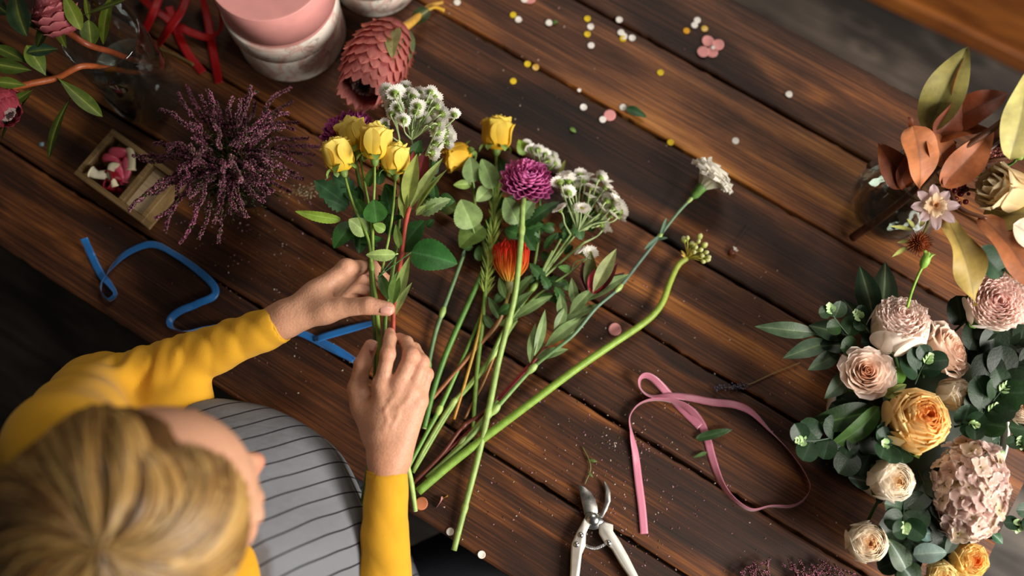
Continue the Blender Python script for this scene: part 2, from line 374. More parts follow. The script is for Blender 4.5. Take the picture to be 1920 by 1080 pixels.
# ================================================================== plant builders
def jit(c, a=0.08): return np.clip(np.asarray(c) * (1 + rng.uniform(-a, a)), 0, 1)
def leaf(mb, base, tip, width, up=(0, 0, 1), bend=0.08, fold=0.15, col=H('3c5a24'), rib=None, shape='ovate', serr=0.0, nu=16, roll=0.0, wave=0.0, curl=0.0, twist=0.0):
    """a leaf from base to tip; fold lifts the edges, bend arches the midrib, curl drops the tip"""
    base = np.asarray(base, float); tip = np.asarray(tip, float); d = tip - base; L = np.linalg.norm(d); z = d / L
    u0 = np.asarray(up, float); 
    if abs(z @ nrm(u0)) > 0.97: u0 = np.array([0.3, 0.9, 0.2])
    s = nrm(np.cross(z, u0)); n = np.cross(s, z)
    c, sn = math.cos(roll), math.sin(roll); s, n = s * c + n * sn, n * c - s * sn
    u = np.linspace(0, 1, nu); v = np.array([-1, -0.55, -0.12, 0, 0.12, 0.55, 1.0]) if width > 0.006 else np.array([-1, 0, 1.0])
    if shape == 'ovate': w = np.sin(np.pi * u ** 0.72) ** 0.72
    elif shape == 'round': w = np.sqrt(np.clip(1 - (2 * u - 1) ** 2, 0, 1)) ** 0.9
    elif shape == 'lance': w = np.sin(np.pi * u ** 0.9) ** 0.95
    elif shape == 'strap': w = np.clip(np.minimum(u * 6 + 0.35, (1 - u) * 3.0), 0, 1) ** 0.6
    elif shape == 'obl': w = np.sin(np.pi * u ** 1.35) ** 0.8
    w = w * width / 2
    if serr: w = w * (1 + serr * ((np.arange(nu) % 2) - 0.5) * (np.arange(nu) > 1))
    ph = rng.uniform(0, 6.28)
    vv = v[None, :] * w[:, None]
    h = bend * L * np.sin(np.pi * u)[:, None] - curl * L * (u ** 2)[:, None] + fold * np.abs(vv) + wave * L * (np.abs(v)[None] ** 2) * np.sin(u[:, None] * 9 + ph + np.sign(v)[None] * 1.1)
    if twist:
        tw = twist * (u - .35); sl = s[None] * np.cos(tw)[:, None] + n[None] * np.sin(tw)[:, None]; G = base + z * (u[:, None, None] * L) + sl[:, None] * vv[..., None] + n * h[..., None]
    else: G = base + z * (u[:, None, None] * L) + s * vv[..., None] + n * h[..., None]
    col = np.asarray(col); rib = np.clip(col * 1.7 + 0.02, 0, 1) if rib is None else np.asarray(rib)
    k = np.exp(-(v / 0.1) ** 2)[None, :, None]
    vein = (np.sin(u[:, None] * 38 - np.abs(v)[None] * 9) > 0.75)[..., None] * 0.12
    C = col * (1 - k) * (1 + vein) + rib * k; C = C * np.linspace(0.93, 1.05, nu)[:, None, None]
    mb.grid(G, np.clip(C, 0, 1))
def petal(mb, R, o, az, r0, z0, L, W, th, cup=0.5, ruf=0.0, c0=(1, 1, 1), c1=(1, 1, 1), nu=9, nv=9, um=0.66, notch=0.0, cp=1.0, side=0.0, edge=None, bw=0.28, point=0):
    """th: spine angles from the flower axis in degrees, spread evenly from base to rim"""
    u = np.linspace(0, 1, nu); v = np.linspace(-1, 1, nv)
    a = np.radians(np.interp(u, np.linspace(0, 1, len(th)), th)); am = 0.5 * (a[1:] + a[:-1]); du = L / (nu - 1)
    X = r0 + np.r_[0, np.cumsum(np.sin(am) * du)]; Z = z0 + np.r_[0, np.cumsum(np.cos(am) * du)]
    w = np.where(u < um, bw + (1 - bw) * np.sin(np.pi / 2 * u / um), np.sqrt(np.clip(1 - ((u - um) / (1.0001 - um)) ** 2.4, 0, 1))) * W / 2
    if point: w = np.where(u < um, w, np.clip(1 - ((u - um) / (1 - um)) ** 1.5, 0, 1) ** .85 * W / 2)
    w = np.maximum(w, W * 0.04)
    if notch: pass
    vv = v[None] * w[:, None]; ph = rng.uniform(0, 6.28)
    # cupping: bend the petal's width around the flower axis
    Rc = W / 2 / max(cup, 1e-3); phi = vv / Rc
    y = Rc * np.sin(phi); ins = Rc * (1 - np.cos(phi))
    nx = np.cos(a)[:, None]; nz = -np.sin(a)[:, None]               # outward normal of the spine in the x-z plane
    r = ruf * W * (u ** 2)[:, None] * np.sin(v[None] * 5.0 + ph) + 0.5 * ruf * W * (u ** 3)[:, None] * np.sin(v[None] * 11.0 + ph * 2)
    tipz = notch * L * (u[:, None] ** 4) * (np.cos(v[None] * 7 + ph) - 1) * 0.5
    G = np.stack([X[:, None] - ins * nx + r * nx + tipz * np.sin(a)[:, None], y + side * W * (u ** 2)[:, None], Z[:, None] - ins * nz + r * nz + tipz * np.cos(a)[:, None]], -1)
    G = G @ (np.asarray(R) @ rotz(az)).T + np.asarray(o)
    t = (u ** cp)[:, None, None]; C = np.asarray(c0) * (1 - t) + np.asarray(c1) * t; C = np.repeat(C, nv, 1)
    if edge is not None:
        e = np.clip(np.maximum(np.abs(v)[None] ** 4 * u[:, None], u[:, None] ** 8), 0, 1)[..., None]; C = C * (1 - e) + np.asarray(edge) * e
    mb.grid(G, np.clip(C * (1 + rng.uniform(-0.05, 0.05)), 0, 1))
def sepals(mb, R, o, r, n, L, W, th, c):
    for k in range(n): petal(mb, R, o, k * 6.283 / n + rng.uniform(-0.2, 0.2), r, 0, L * rng.uniform(0.85, 1.1), W, th, 0.3, 0.02, c, np.asarray(c) * 1.15, 7, 5, um=0.35, bw=0.8)
# ---- side-on garden rose bud (cup of petals) : origin at the top of the stem, axis away from the stem
def rose_bud(parent, pos, axis, r, c_in, c_out, sep=H('7d9a4c'), spin=0.0, open_=0.5, name='blossom'):
    R = frame(axis, spin=spin); mb = MB(); H_ = r * 2.05
    for lay, (n, k, op) in enumerate(((3, 0.45, -8), (4, 0.62, -2), (5, 0.8, 5), (5, 0.97, 14))):
        for i in range(n):
            az = i * 6.283 / n + lay * 0.9 + rng.uniform(-0.15, 0.15)
            L = H_ * (1.12 - 0.05 * lay) * rng.uniform(0.94, 1.05)
            petal(mb, R, pos, az, r * 0.10, 0.0, L * (0.9 + 0.18 * k), r * 2.0 * k * 1.05, [84 * k + 6, 58 * k, 12 * k, -12 + op * 0.4, -6 + op * open_ * 1.3, op * 3.4 * open_ + 4], cup=0.95, ruf=0.03 * open_, c0=c_in, c1=c_out, nu=12, nv=11, um=0.62, notch=0.02, cp=1.3)
    b = mb.build(name, M_petal, parent)
    m = MB(); lathe(m, [(r * 0.10, -r * 0.35), (r * 0.2, -r * 0.22), (r * 0.27, -r * 0.02), (r * 0.24, r * 0.12)], sep, pos, R, 12)
    sepals(m, R, pos, r * 0.2, 5, r * 1.15, r * 0.55, [25, 50, 95, 150, 165], sep); m.build('calyx', M_leaf, parent)
# ---- many-layered flowers seen from above
def layered(mb, R, o, layers):
    """layers: dict(n, r0, z0, L, W, th, cup, ruf, c0, c1, off...)"""
    for i, l in enumerate(layers):
        l = dict(l); n = l.pop('n'); off = l.pop('off', i * 1.3); ja = l.pop('ja', 0.18); jl = l.pop('jl', 0.08)
        for k in range(n):
            q = dict(l); L = q.pop('L') * rng.uniform(1 - jl, 1 + jl); W = q.pop('W'); th = [t + rng.uniform(-5, 5) for t in q.pop('th')]
            petal(mb, R, o, off + k * 6.283 / n + rng.uniform(-ja, ja), q.pop('r0'), q.pop('z0'), L, W, th, q.pop('cup', 0.5), q.pop('ruf', 0.03), **q)
def spiral_rose(parent, pos, axis, r, cols, name='blossom', spin=0.0, mat=None, turns=4.2, tall=0.75):
    """open rose: outer rounded petals and a spiralling heart. cols: outer, mid, heart"""
    R = frame(axis, spin=spin); mb = MB(); co, cm, ch = cols; n = 34
    for i in range(n):
        q = i / (n - 1); k = 1 - q                                   # q 0 outer .. 1 inner
        az = i * 2.3999 * 1.0 + rng.uniform(-0.1, 0.1)
        rad = r * (0.94 * k ** 0.9 + 0.03)
        lean = 66 * k ** 1.5
        L = r * (0.95 - 0.1 * q); W = max(r * 1.25 * (k ** 0.8) + r * 0.16, r * 0.2)
        c = np.asarray(co) * k + np.asarray(cm) * q if q < 0.55 else np.asarray(cm) * (1 - (q - 0.55) / 0.45) + np.asarray(ch) * (q - 0.55) / 0.45
        th = [lean + 10 + 50 * k, lean * 0.9 + 8, lean * 0.35, lean * 0.25 - 4, lean * 0.8 + 12 * k, lean * 1.2 + 30 * k]
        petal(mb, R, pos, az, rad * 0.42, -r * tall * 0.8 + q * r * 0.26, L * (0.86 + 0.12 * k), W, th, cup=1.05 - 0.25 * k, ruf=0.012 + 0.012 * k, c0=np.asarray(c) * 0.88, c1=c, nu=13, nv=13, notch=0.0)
    return mb.build(name, mat or M_petal2, parent)
def peony(parent, pos, axis, r, c_out, c_mid, c_heart, name='blossom', frill=70, spin=0.0, bowl=1.0, heart_r=0.45, guard=None):
    R = frame(axis, spin=spin); mb = MB(); g = c_out if guard is None else guard
    dk = 0.88
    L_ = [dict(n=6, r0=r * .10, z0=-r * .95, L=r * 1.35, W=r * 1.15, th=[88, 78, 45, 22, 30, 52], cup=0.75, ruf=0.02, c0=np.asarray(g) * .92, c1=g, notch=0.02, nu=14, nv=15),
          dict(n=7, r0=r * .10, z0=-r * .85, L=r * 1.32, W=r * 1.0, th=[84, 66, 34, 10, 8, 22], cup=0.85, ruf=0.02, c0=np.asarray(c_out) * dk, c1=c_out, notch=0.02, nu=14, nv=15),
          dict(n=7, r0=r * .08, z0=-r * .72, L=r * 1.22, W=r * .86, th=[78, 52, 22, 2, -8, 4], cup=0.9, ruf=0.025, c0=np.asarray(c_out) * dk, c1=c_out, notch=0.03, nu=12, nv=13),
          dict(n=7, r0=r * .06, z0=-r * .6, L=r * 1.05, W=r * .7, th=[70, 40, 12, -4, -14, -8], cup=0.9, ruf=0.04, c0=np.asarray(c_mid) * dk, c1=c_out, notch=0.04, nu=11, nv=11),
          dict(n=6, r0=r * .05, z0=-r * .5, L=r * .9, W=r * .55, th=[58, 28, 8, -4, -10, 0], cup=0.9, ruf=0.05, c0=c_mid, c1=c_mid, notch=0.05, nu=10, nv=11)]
    layered(mb, R, pos, L_)
    for i in range(frill):                                            # crinkled heart
        q = math.sqrt((i + 0.5) / frill); az = i * 2.39996
        c = np.asarray(c_heart) * (1 - q) + np.asarray(c_mid) * q
        petal(mb, R, pos, az, r * heart_r * q, -r * .30 * q + r * 0.02, r * rng.uniform(.42, .58), r * rng.uniform(.28, .42), [q * 42 + 8, q * 32, q * 10 - 8, q * 20 + rng.uniform(-25, 30)], cup=rng.uniform(.6, 1.3), ruf=0.10, c0=c, c1=jit(c, 0.06), nu=8, nv=9, notch=0.08)
    return mb.build(name, M_petal2, parent)
# ---- incurved chrysanthemum
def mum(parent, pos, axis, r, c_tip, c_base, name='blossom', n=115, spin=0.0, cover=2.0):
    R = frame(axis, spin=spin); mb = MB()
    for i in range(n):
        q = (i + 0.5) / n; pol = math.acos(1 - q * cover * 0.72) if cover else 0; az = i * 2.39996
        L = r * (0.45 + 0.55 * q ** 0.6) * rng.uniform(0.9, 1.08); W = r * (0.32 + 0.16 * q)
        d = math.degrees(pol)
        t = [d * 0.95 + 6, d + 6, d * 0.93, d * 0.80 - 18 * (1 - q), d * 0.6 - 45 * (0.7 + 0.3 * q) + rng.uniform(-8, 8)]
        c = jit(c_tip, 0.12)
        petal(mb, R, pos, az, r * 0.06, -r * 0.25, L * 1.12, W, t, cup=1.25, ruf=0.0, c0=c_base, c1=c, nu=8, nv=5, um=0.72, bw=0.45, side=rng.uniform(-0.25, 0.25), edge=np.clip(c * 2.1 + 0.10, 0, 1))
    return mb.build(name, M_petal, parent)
# ---- small button daisy, template objects copied for sprays
def daisy_mb(r, c=H('faf6ee'), eye=H('c9c14a'), green=H('7c9440'), rays=21, flat=72):
    mb = MB(); I = np.eye(3)
    for lay, (n, k, z) in enumerate(((rays, 1.0, 0), (rays - 3, 0.82, r * 0.08), (11, 0.6, r * 0.15))):
        for i in range(n): petal(mb, I, (0, 0, z), i * 6.283 / n + lay * 0.2, r * 0.12, 0, r * k * rng.uniform(.86, 1.05), r * 0.34, [40, flat, flat + 4 - lay * 12, flat + 12 - lay * 16], cup=0.35, c0=np.asarray(c) * 0.95, c1=c, nu=5, nv=5, um=0.75, bw=0.5)
    e = MB(); lathe(e, [(r * .30, r * .10), (r * .26, r * .22), (r * .15, r * .29), (0.0001, r * .31)], eye, n=10)
    g = MB(); lathe(g, [(r * .06, -r * .30), (r * .22, -r * .26), (r * .34, -r * .1), (r * .30, r * .06)], green, n=12)
    for i in range(11): petal(g, I, (0, 0, -r * 0.16), i * 0.571, r * 0.2, 0, r * 0.42, r * 0.18, [40, 62, 70], cup=0.3, c0=green, c1=np.asarray(green) * 1.3, nu=4, nv=3)
    return mb, e, g
DAISY = []
def daisy(parent, pos, axis, r, spin=0.0):
    """small head as a part with eye and calyx under it; meshes shared"""
    if not DAISY:
        for v in range(3):
            p, e, g = daisy_mb(0.01, flat=[66, 78, 58][v])
            ms = []
            for m, mt, nm in ((p, M_petal, 'flower_head'), (e, M_petal, 'eye'), (g, M_leaf, 'calyx')):
                o = m.build(nm, mt, None, origin=(0, 0, 0)); ms.append(o.data); bpy.data.objects.remove(o)
            DAISY.append(ms)
    ms = DAISY[rng.integers(3)]; M = Matrix(frame(axis, spin=rng.uniform(0, 6)).tolist()).to_4x4()
    M.translation = Vector((np.asarray(pos) - np.array(parent['_o'])).tolist()); k = r / 0.01
    h = bpy.data.objects.new('flower_head', ms[0]); COL.objects.link(h); h.parent = parent; h.matrix_basis = M @ Matrix.Scale(k, 4)
    for me, nm in ((ms[1], 'eye'), (ms[2], 'calyx')):
        o = bpy.data.objects.new(nm, me); COL.objects.link(o); o.parent = h
    return h
def stemobj(parent, pts, r, c, n=8, name='stem', nodes=(), nodecol=None, mat=None):
    mb = MB(); pts = np.asarray(pts, float); mb.tube(pts, r, c, n=n, steps=max(12, len(pts) * 7))
    rr = float(np.atleast_1d(r)[0])
    for p, rad in nodes:
        Q = spline(pts, 120); k = int(np.argmin(np.linalg.norm(Q - p, axis=1))); d = nrm(Q[min(k + 3, 119)] - Q[max(k - 3, 0)])
        mb.tube([Q[k] - d * rad * 2.4, Q[k] - d * rad * 0.6, Q[k] + d * rad * 0.6, Q[k] + d * rad * 2.0], [rr * .8, rad, rad * 0.9, rr * .8], nodecol if nodecol is not None else c, n=n, steps=9, cap=False)
    return mb.build(name, mat or M_stem, parent)
def leafobj(parent, base, tip, width, name='leaf', mat=None, petiole=None, **k):
    mb = MB(); leaf(mb, base, tip, width, **k)
    if petiole is not None: mb.tube([petiole, 0.5 * (np.asarray(petiole) + base) + np.array([0, 0, .001]), base], 0.0007, k.get('rib', np.asarray(k['col']) * 1.5), n=5, steps=6, cap=False)
    return mb.build(name, mat or M_leaf, parent)
def spray(parent, root, heads, r, stemc, hr=0.0085, axfn=None, sr=0.0009):
    """thin branching stems from points on the main stem (root list) to each head; heads placed as parts"""
    mb = MB()
    for i, p in enumerate(heads):
        b = root[i % len(root)]; ax = axfn(p, b) if axfn else nrm(p - b)
        mid = 0.5 * (p + b) + rng.normal(size=3) * 0.002; e = p - ax * hr * 0.3
        mb.tube([b, mid, e - ax * 0.006, e], [sr * 1.5, sr, sr, sr * 1.2], stemc, n=5, steps=12, cap=False)
        daisy(parent, p, ax, hr * rng.uniform(0.9, 1.1))
    mb.build('branching_stem', M_stem, parent)
# ---- ribbon as a thin band; widths lie along a direction rotated about the path
def ribbon(pts, width, C, roll=None, n=160, thick=0.0003, name='ribbon', mat=None, origin=None, parent=None, cut=0.0):
    pts = np.asarray(pts, float); Q = spline(pts, n); T = np.gradient(Q, axis=0); T /= np.linalg.norm(T, axis=1)[:, None]
    rl = np.zeros(n) if roll is None else np.radians(spline(np.c_[np.asarray(roll, float)[:, None], np.zeros((len(roll), 2))] if False else np.c_[np.asarray(roll, float), np.arange(len(roll)), np.zeros(len(roll))], n)[:, 0]) if False else np.radians(np.interp(np.linspace(0, 1, n), np.linspace(0, 1, len(roll)), roll))
    up = np.array([0, 0, 1.0]); S = np.cross(T, up); S /= np.linalg.norm(S, axis=1)[:, None] + 1e-9; U = np.cross(S, T)
    D = S * np.cos(rl)[:, None] + U * np.sin(rl)[:, None]; Nn = np.cross(D, T)
    v = np.linspace(-0.5, 0.5, 5); G = Q[:, None] + D[:, None] * (v[None, :, None] * width)
    zmin = G[..., 2].min(1)
    lift = np.maximum(0, TZ + 0.0006 - zmin); G[..., 2] += lift[:, None]
    mb = MB(); mb.grid(G, C); 
    return mb.build(name, mat or M_satin, parent, origin=origin, solid=thick)
def edgeband(*a, **k): pass

def cabbage(parent, pos, axis, r, co, cm, ch, name='blossom', nl=8, open_=(.20, .95), spin=0.0, frill=0, heart=.3, ruf=.02, petals=5):
    """round full flower: petals wrapping a ball, closing over the heart"""
    R = frame(axis, spin=spin); mb = MB()
    for j in range(nl):
        q = j / (nl - 1); k = 1 - q * .80; rad = r * k; op = open_[0] + (open_[1] - open_[0]) * q
        c = np.asarray(co) * (1 - q) + np.asarray(cm) * q if q < .6 else np.asarray(cm) * (1 - (q - .6) / .4) + np.asarray(ch) * (q - .6) / .4
        n = petals if j < nl - 2 else 4
        for i in range(n):
            o_ = op + rng.uniform(-.10, .10); L = rad * (math.pi / 2 + o_); e = -math.degrees(o_)
            th = [96, 74, 50, 26, 4, e * .55, e * .95, e * .9 + 26 * (1 - q) + 6]
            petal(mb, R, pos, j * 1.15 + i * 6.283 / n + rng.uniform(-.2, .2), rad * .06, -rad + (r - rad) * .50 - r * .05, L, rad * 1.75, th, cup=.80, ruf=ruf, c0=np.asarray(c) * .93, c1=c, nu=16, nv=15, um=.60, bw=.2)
    for i in range(frill):
        q = math.sqrt((i + .5) / frill); az = i * 2.39996; c = np.asarray(ch) * (1 - q) + np.asarray(cm) * q
        petal(mb, R, pos, az, r * heart * q, r * (.10 - .22 * q), r * rng.uniform(.34, .46), r * rng.uniform(.26, .36), [q * 30 + 5, q * 28, q * 14, q * 26 + rng.uniform(-18, 26)], cup=rng.uniform(.6, 1.1), ruf=.07, c0=c, c1=jit(c, .05), nu=8, nv=9)
    return mb.build(name, M_petal2, parent)
# ================================================================== left and top things on the table
def marble(name, base, vein, spot):
    m, nt, b, out = newmat(name); L = nt.links.new
    tc = N(nt, 'ShaderNodeTexCoord'); no = N(nt, 'ShaderNodeTexNoise', i_Scale=16.0, i_Detail=5.0, i_Distortion=1.2); L(tc.outputs['Object'], no.inputs['Vector'])
    r = ramp(nt, [(0.44, base), (0.54, spot), (0.60, base)], no.outputs[0])
    n2 = N(nt, 'ShaderNodeTexNoise', i_Scale=22.0, i_Detail=6.0, i_Distortion=2.0); L(tc.outputs['Object'], n2.inputs['Vector'])
    r2 = ramp(nt, [(0.585, 0), (0.60, 1), (0.615, 0)], n2.outputs[0])
    mx = N(nt, 'ShaderNodeMixRGB'); L(r2.outputs[0], mx.inputs[0]); L(r.outputs[0], mx.inputs[1]); mx.inputs[2].default_value = (*vein, 1)
    L(mx.outputs[0], b.inputs['Base Color']); b.inputs['Roughness'].default_value = 0.45; return m
M_marble = marble('marbled_card', H('e6ded2'), H('8f7f78'), H('d4aea2'))
def round_box(name, label, c, r, z0, h, lidh, mat, col, lidr=0.0018, group=None):
    t = thing(name, label, 'box', (c[0], c[1], z0), group)
    m = MB(); lathe(m, [(0.0001, 0), (r - .001, 0), (r, .001), (r, h - 0.004), (r - 0.001, h - .003), (0.0001, h - 0.003)], col, (c[0], c[1], z0), n=72); m.build('box_body', mat, t)
    m = MB(); R = r + lidr; a = h - lidh
    lathe(m, [(r + 0.0002, a), (R, a), (R, h - 0.0012), (R - 0.0005, h - 0.0003), (R - 0.0016, h), (R - 0.0035, h - 0.0002), (0.0001, h - 0.0004)], col, (c[0], c[1], z0), n=72); m.build('lid', mat, t)
    return t
bc = P(549, 62)
round_box('gift_box', 'round marbled cream cardboard box under the pink box', bc, 0.0705, TZ, 0.090, 0.034, M_marble, (1, 1, 1))
round_box('gift_box', 'round plain pink cardboard box on top of a marbled box', bc + np.array([0.002, 0.002, 0]), 0.0712, TZ + 0.0902, 0.068, 0.060, M_plain, H('e09a94'), 0.0012)
round_box('gift_box', 'round marbled cardboard box standing alone right of the pink box', P(706, -42), 0.0590, TZ, 0.078, 0.034, M_marble, (1, 1, 1))

# ---- lying protea
def protea(parent, base, top, R0, c_lo, c_hi, c_tip, rows=9, per=15, open_=0.62, cen=H('2c1518'), fuzz=H('8d7a74'), close=False, spinv=0.3):
    ax = nrm(top - base); R = frame(ax); L = np.linalg.norm(top - base); mb = MB(); bt = MB()
    rad = lambda t: R0 * (0.28 + 0.72 * math.sin(math.pi * min(1, 0.12 + 0.62 * t) ** 0.9) ** 0.8) * (1 - (1 - open_) * max(0, t - .62) / .38)
    for k in range(rows):
        t = k / (rows - 1) * 0.76; n = per
        for i in range(n):
            az = (i + 0.5 * (k % 2)) * 6.283 / n + rng.uniform(-0.06, 0.06); r = rad(t)
            Lp = L * (0.27 + 0.03 * t) * rng.uniform(.86, 1.1); W = 2 * math.pi * r / n * 1.3 + 0.002
            sl = math.degrees(math.atan2(rad(min(1, t + .25)) - r, L * .2))
            q_ = min(1, t * 1.5); ct = np.asarray(c_tip) * (1 - q_) + np.asarray(c_hi) * 1.1 * q_
            petal(mb, R, base, az, r * 0.93 - 0.001 * (rows - k) * 0.2, t * L, Lp, W, [sl + 10, sl + 7, sl + 6, sl + 12, sl + 34 + rng.uniform(-12, 16)], cup=0.45, ruf=0.02, point=1, c0=c_lo, c1=c_hi, nu=9, nv=9, um=0.42, bw=0.85, edge=np.clip(ct, 0, 1), cp=1.0)
    mb.build('bracts', M_petal2, parent)
    m = MB(); lathe(m, [(0.0001, -L * .02), (R0 * .35, 0), (rad(0) * .95, L * .03), (rad(.4) * .86, L * .4), (rad(.8) * .8, L * .74), (rad(1) * .6, L * .80), (rad(1) * .3, L * .72), (0.0001, L * .66)], cen, base, R, 24)
    for i in range(420):                                              # fluffy heart
        q = math.sqrt((i + .5) / 420); a = i * 2.39996; rr = rad(1) * .86 * q; zz = L * (0.66 + 0.12 * math.sin(q * 3.0))
        p0 = R @ np.array([rr * math.cos(a), rr * math.sin(a), zz]) + base; p1 = R @ np.array([rr * 0.9 * math.cos(a + .1), rr * .9 * math.sin(a + .1), zz + L * rng.uniform(.07, .15)]) + base
        c = np.asarray(cen) * (1 - (q > .5) * .8) + np.asarray(fuzz) * (q > .5) * .8
        m.tube([p0, p1], [0.0006, 0.0009], c, n=4, steps=2)
    m.build('flower_heart', M_plain, parent)
t = thing('pink_protea', 'large pink protea with scaly bracts lying beside the marbled boxes', 'flower', P(705, 125))
protea(t, P(738, 58, 0.785), P(672, 176, 0.822), 0.0400, H('a5484a'), H('e0938a'), H('c07a50'), open_=.8)
stemobj(t, PT([(737, 60, .786), (757, 52, .79), (782, 33, .775), (806, 12, .765), (830, 4, .758)]), [.0055, .006, .005, .0035, .002], H('b98c3a'), 8)
stemobj(t, PT([(795, 22, .772), (815, 14, .772), (833, 20, .768)]), [.003, .002, .003], H('c79a2c'), 6, name='twig')
for b, e, wd, c, rl in (((748, 50, .80), (722, 138, .832), .022, '7e8a55', .2), ((742, 52, .82), (736, 110, .842), .021, '99a066', -.2), ((765, 55, .79), (757, 128, .80), .018, '5f6f48', .6), ((805, 18, .775), (768, 47, .77), .020, '2c3a1c', .2), ((760, 48, .79), (712, 72, .825), .014, '8a7a55', 0.0)):
    leafobj(t, P(*b), P(*e), wd, col=H(c), roll=rl, bend=.1, rib=H('b3b27c'))

# ---- wooden box with balloons
A_ = P(137, 325, .78); B_ = P(265, 418, .78); D_ = P(207, 238, .78)
ex = nrm(B_ - A_); ey = nrm(np.cross([0, 0, 1.0], ex)); Lx = np.linalg.norm(B_ - A_); Ly = abs((D_ - A_) @ ey)
t = thing('wooden_box', 'small open two-compartment wooden box holding coloured balloons', 'box', (A_[0], A_[1], TZ)); t.rotation_euler = (0, 0, math.atan2(ex[1], ex[0])); t['_o'] = [0, 0, 0]
M_pale = wood('pale_box_wood', [(0.2, H('6e5636')), (0.5, H('977a50')), (0.85, H('b89a6c'))], grain=1.2, knots=False, bump=.15)
M_lid = wood('pale_lid_wood', [(0.2, H('8f7a5e')), (0.5, H('b39c7c')), (0.85, H('cbb594'))], grain=1.0, knots=False, bump=.1)
h_ = 0.03; w_ = 0.0075
for nm, a, b in (('box_side', (0, 0, 0.003), (Lx, w_, h_)), ('box_side', (0, Ly - w_, 0.003), (Lx, Ly, h_)), ('box_side', (0, w_, 0.003), (w_, Ly - w_, h_)), ('box_side', (Lx - w_, w_, 0.003), (Lx, Ly - w_, h_)),
                 ('divider', (Lx * .60, w_, 0.004), (Lx * .60 + w_, Ly - w_, h_)), ('box_floor', (0, 0, 0), (Lx, Ly, 0.0029)), ('inner_panel', (Lx * .60 + w_ + .0005, w_ + .0005, 0.0035), (Lx - w_ - .0005, Ly - w_ - .0005, 0.023))):
    m = MB(); boxmb(m, a, b, (1, 1, 1), 0.0008); m.build(nm, M_lid if nm == 'inner_panel' else M_pale, t, smooth=False)
def bx_pt(x, y, z): return np.array([A_[0], A_[1], TZ]) + ex * x + ey * y + np.array([0, 0, z])
def balloon(label, pts, r, c, lip=True):
    t = thing('balloon', label, 'balloon', bx_pt(*pts[0]), 'limp balloons in the wooden box')
    m = MB(); m.tube([bx_pt(*p) for p in pts], r, H(c), n=14, steps=26, cap=False, flat=.7); Q = [bx_pt(*p) for p in pts]
    m.build('balloon_body', M_rubber, t, solid=.0006)
    ax = nrm(Q[-1] - Q[-2]); g = MB(); a = np.linspace(0, 6.283, 18); R = frame(ax); rr = np.atleast_1d(r)[-1]
    g.tube([Q[-1] + R @ np.array([rr * math.cos(x), rr * .8 * math.sin(x), 0]) for x in a], .0009, H(c) * 1.15, n=6, steps=40, cap=False); g.build('rolled_lip', M_rubber, t)
X0 = w_; q = Lx * .6
balloon('pink balloon with two folds at the box end nearest the window side', [(.014, .042, .012), (.02, .05, .025), (.034, .058, .024), (.036, .050, .013)], [.002, .007, .006, .004], 'd9566c'); bpy.context.scene.objects[-1]
balloon('pink balloon bent double beside the first pink one', [(.010, .036, .012), (.018, .04, .026), (.030, .046, .022), (.034, .036, .014)], [.002, .006, .005, .004], 'cf4a64')
balloon('deep pink balloon lying under the cream ones', [(.028, .050, .012), (.036, .04, .022), (.046, .034, .022), (.052, .026, .016)], [.003, .007, .006, .004], 'd65470')
balloon('bright pink balloon near the divider', [(.034, .056, .014), (.042, .052, .026), (.050, .042, .024), (.054, .030, .018)], [.003, .006, .0055, .004], 'e0647c')
balloon('cream balloon curled across the top corner of the heap', [(.026, .062, .018), (.036, .064, .027), (.046, .058, .030), (.054, .046, .026)], [.003, .0045, .005, .0055], 'e4d9b4')
balloon('cream balloon twisted between the pink ones', [(.040, .044, .020), (.034, .036, .030), (.040, .026, .031), (.050, .018, .024)], [.003, .0045, .004, .004], 'e8debc')
balloon('cream balloon with wide open mouth facing the blue ribbon', [(.040, .026, .022), (.034, .022, .029), (.026, .016, .031), (.018, .0145, .032)], [.005, .006, .0048, .0066], 'f0e9cc')
balloon('dark red balloon with open mouth in the middle of the heap', [(.052, .034, .012), (.046, .030, .022), (.041, .026, .030), (.040, .023, .034)], [.004, .006, .0055, .0072], '8d1222')
balloon('dark red balloon in the corner by the divider', [(.054, .02, .010), (.048, .016, .016), (.044, .0145, .024), (.043, .0140, .029)], [.004, .005, .005, .0062], '7d1020')
balloon('dark red balloon lowest in the empty corner', [(.012, .03, .007), (.016, .022, .012), (.026, .016, .013), (.034, .014, .012)], [.003, .0055, .005, .004], '6e0e1c')

# ---- heather in a pot
t = thing('heather_plant', 'potted heather with dense purple sprays beside the wooden box', 'plant', P(432, 285))
hc = P(432, 302, .845); hc[2] = TZ
m = MB(); lathe(m, [(0.0001, 0), (.027, 0), (.033, .058), (.034, .06), (.031, .06), (.028, .05), (.0001, .05)], H('2a1712'), hc, n=32); m.build('pot', M_plain, t)
m = MB(); m2 = MB()
for i in range(700):                                                  # dark leafy middle
    a = rng.uniform(0, 6.28); el = rng.uniform(.1, 1.5); L = rng.uniform(.03, .065)
    d = np.array([math.cos(a) * math.cos(el), math.sin(a) * math.cos(el), math.sin(el)]); p0 = hc + np.array([0, 0, .055]) + d * .006
    q1 = p0 + d * L; m.tube([p0, q1], [.0008, .0004], H('33301a'), n=3, steps=2, cap=False)
    for k in range(6):
        f = q1 - d * L * k * .12; s = rng.normal(size=3); s = nrm(np.cross(d, s)); leaf(m, f, f + nrm(s + d * .8) * .0045, .0014, col=jit(H('3b4220'), .25), nu=3)
m.build('foliage', M_leaf, t)
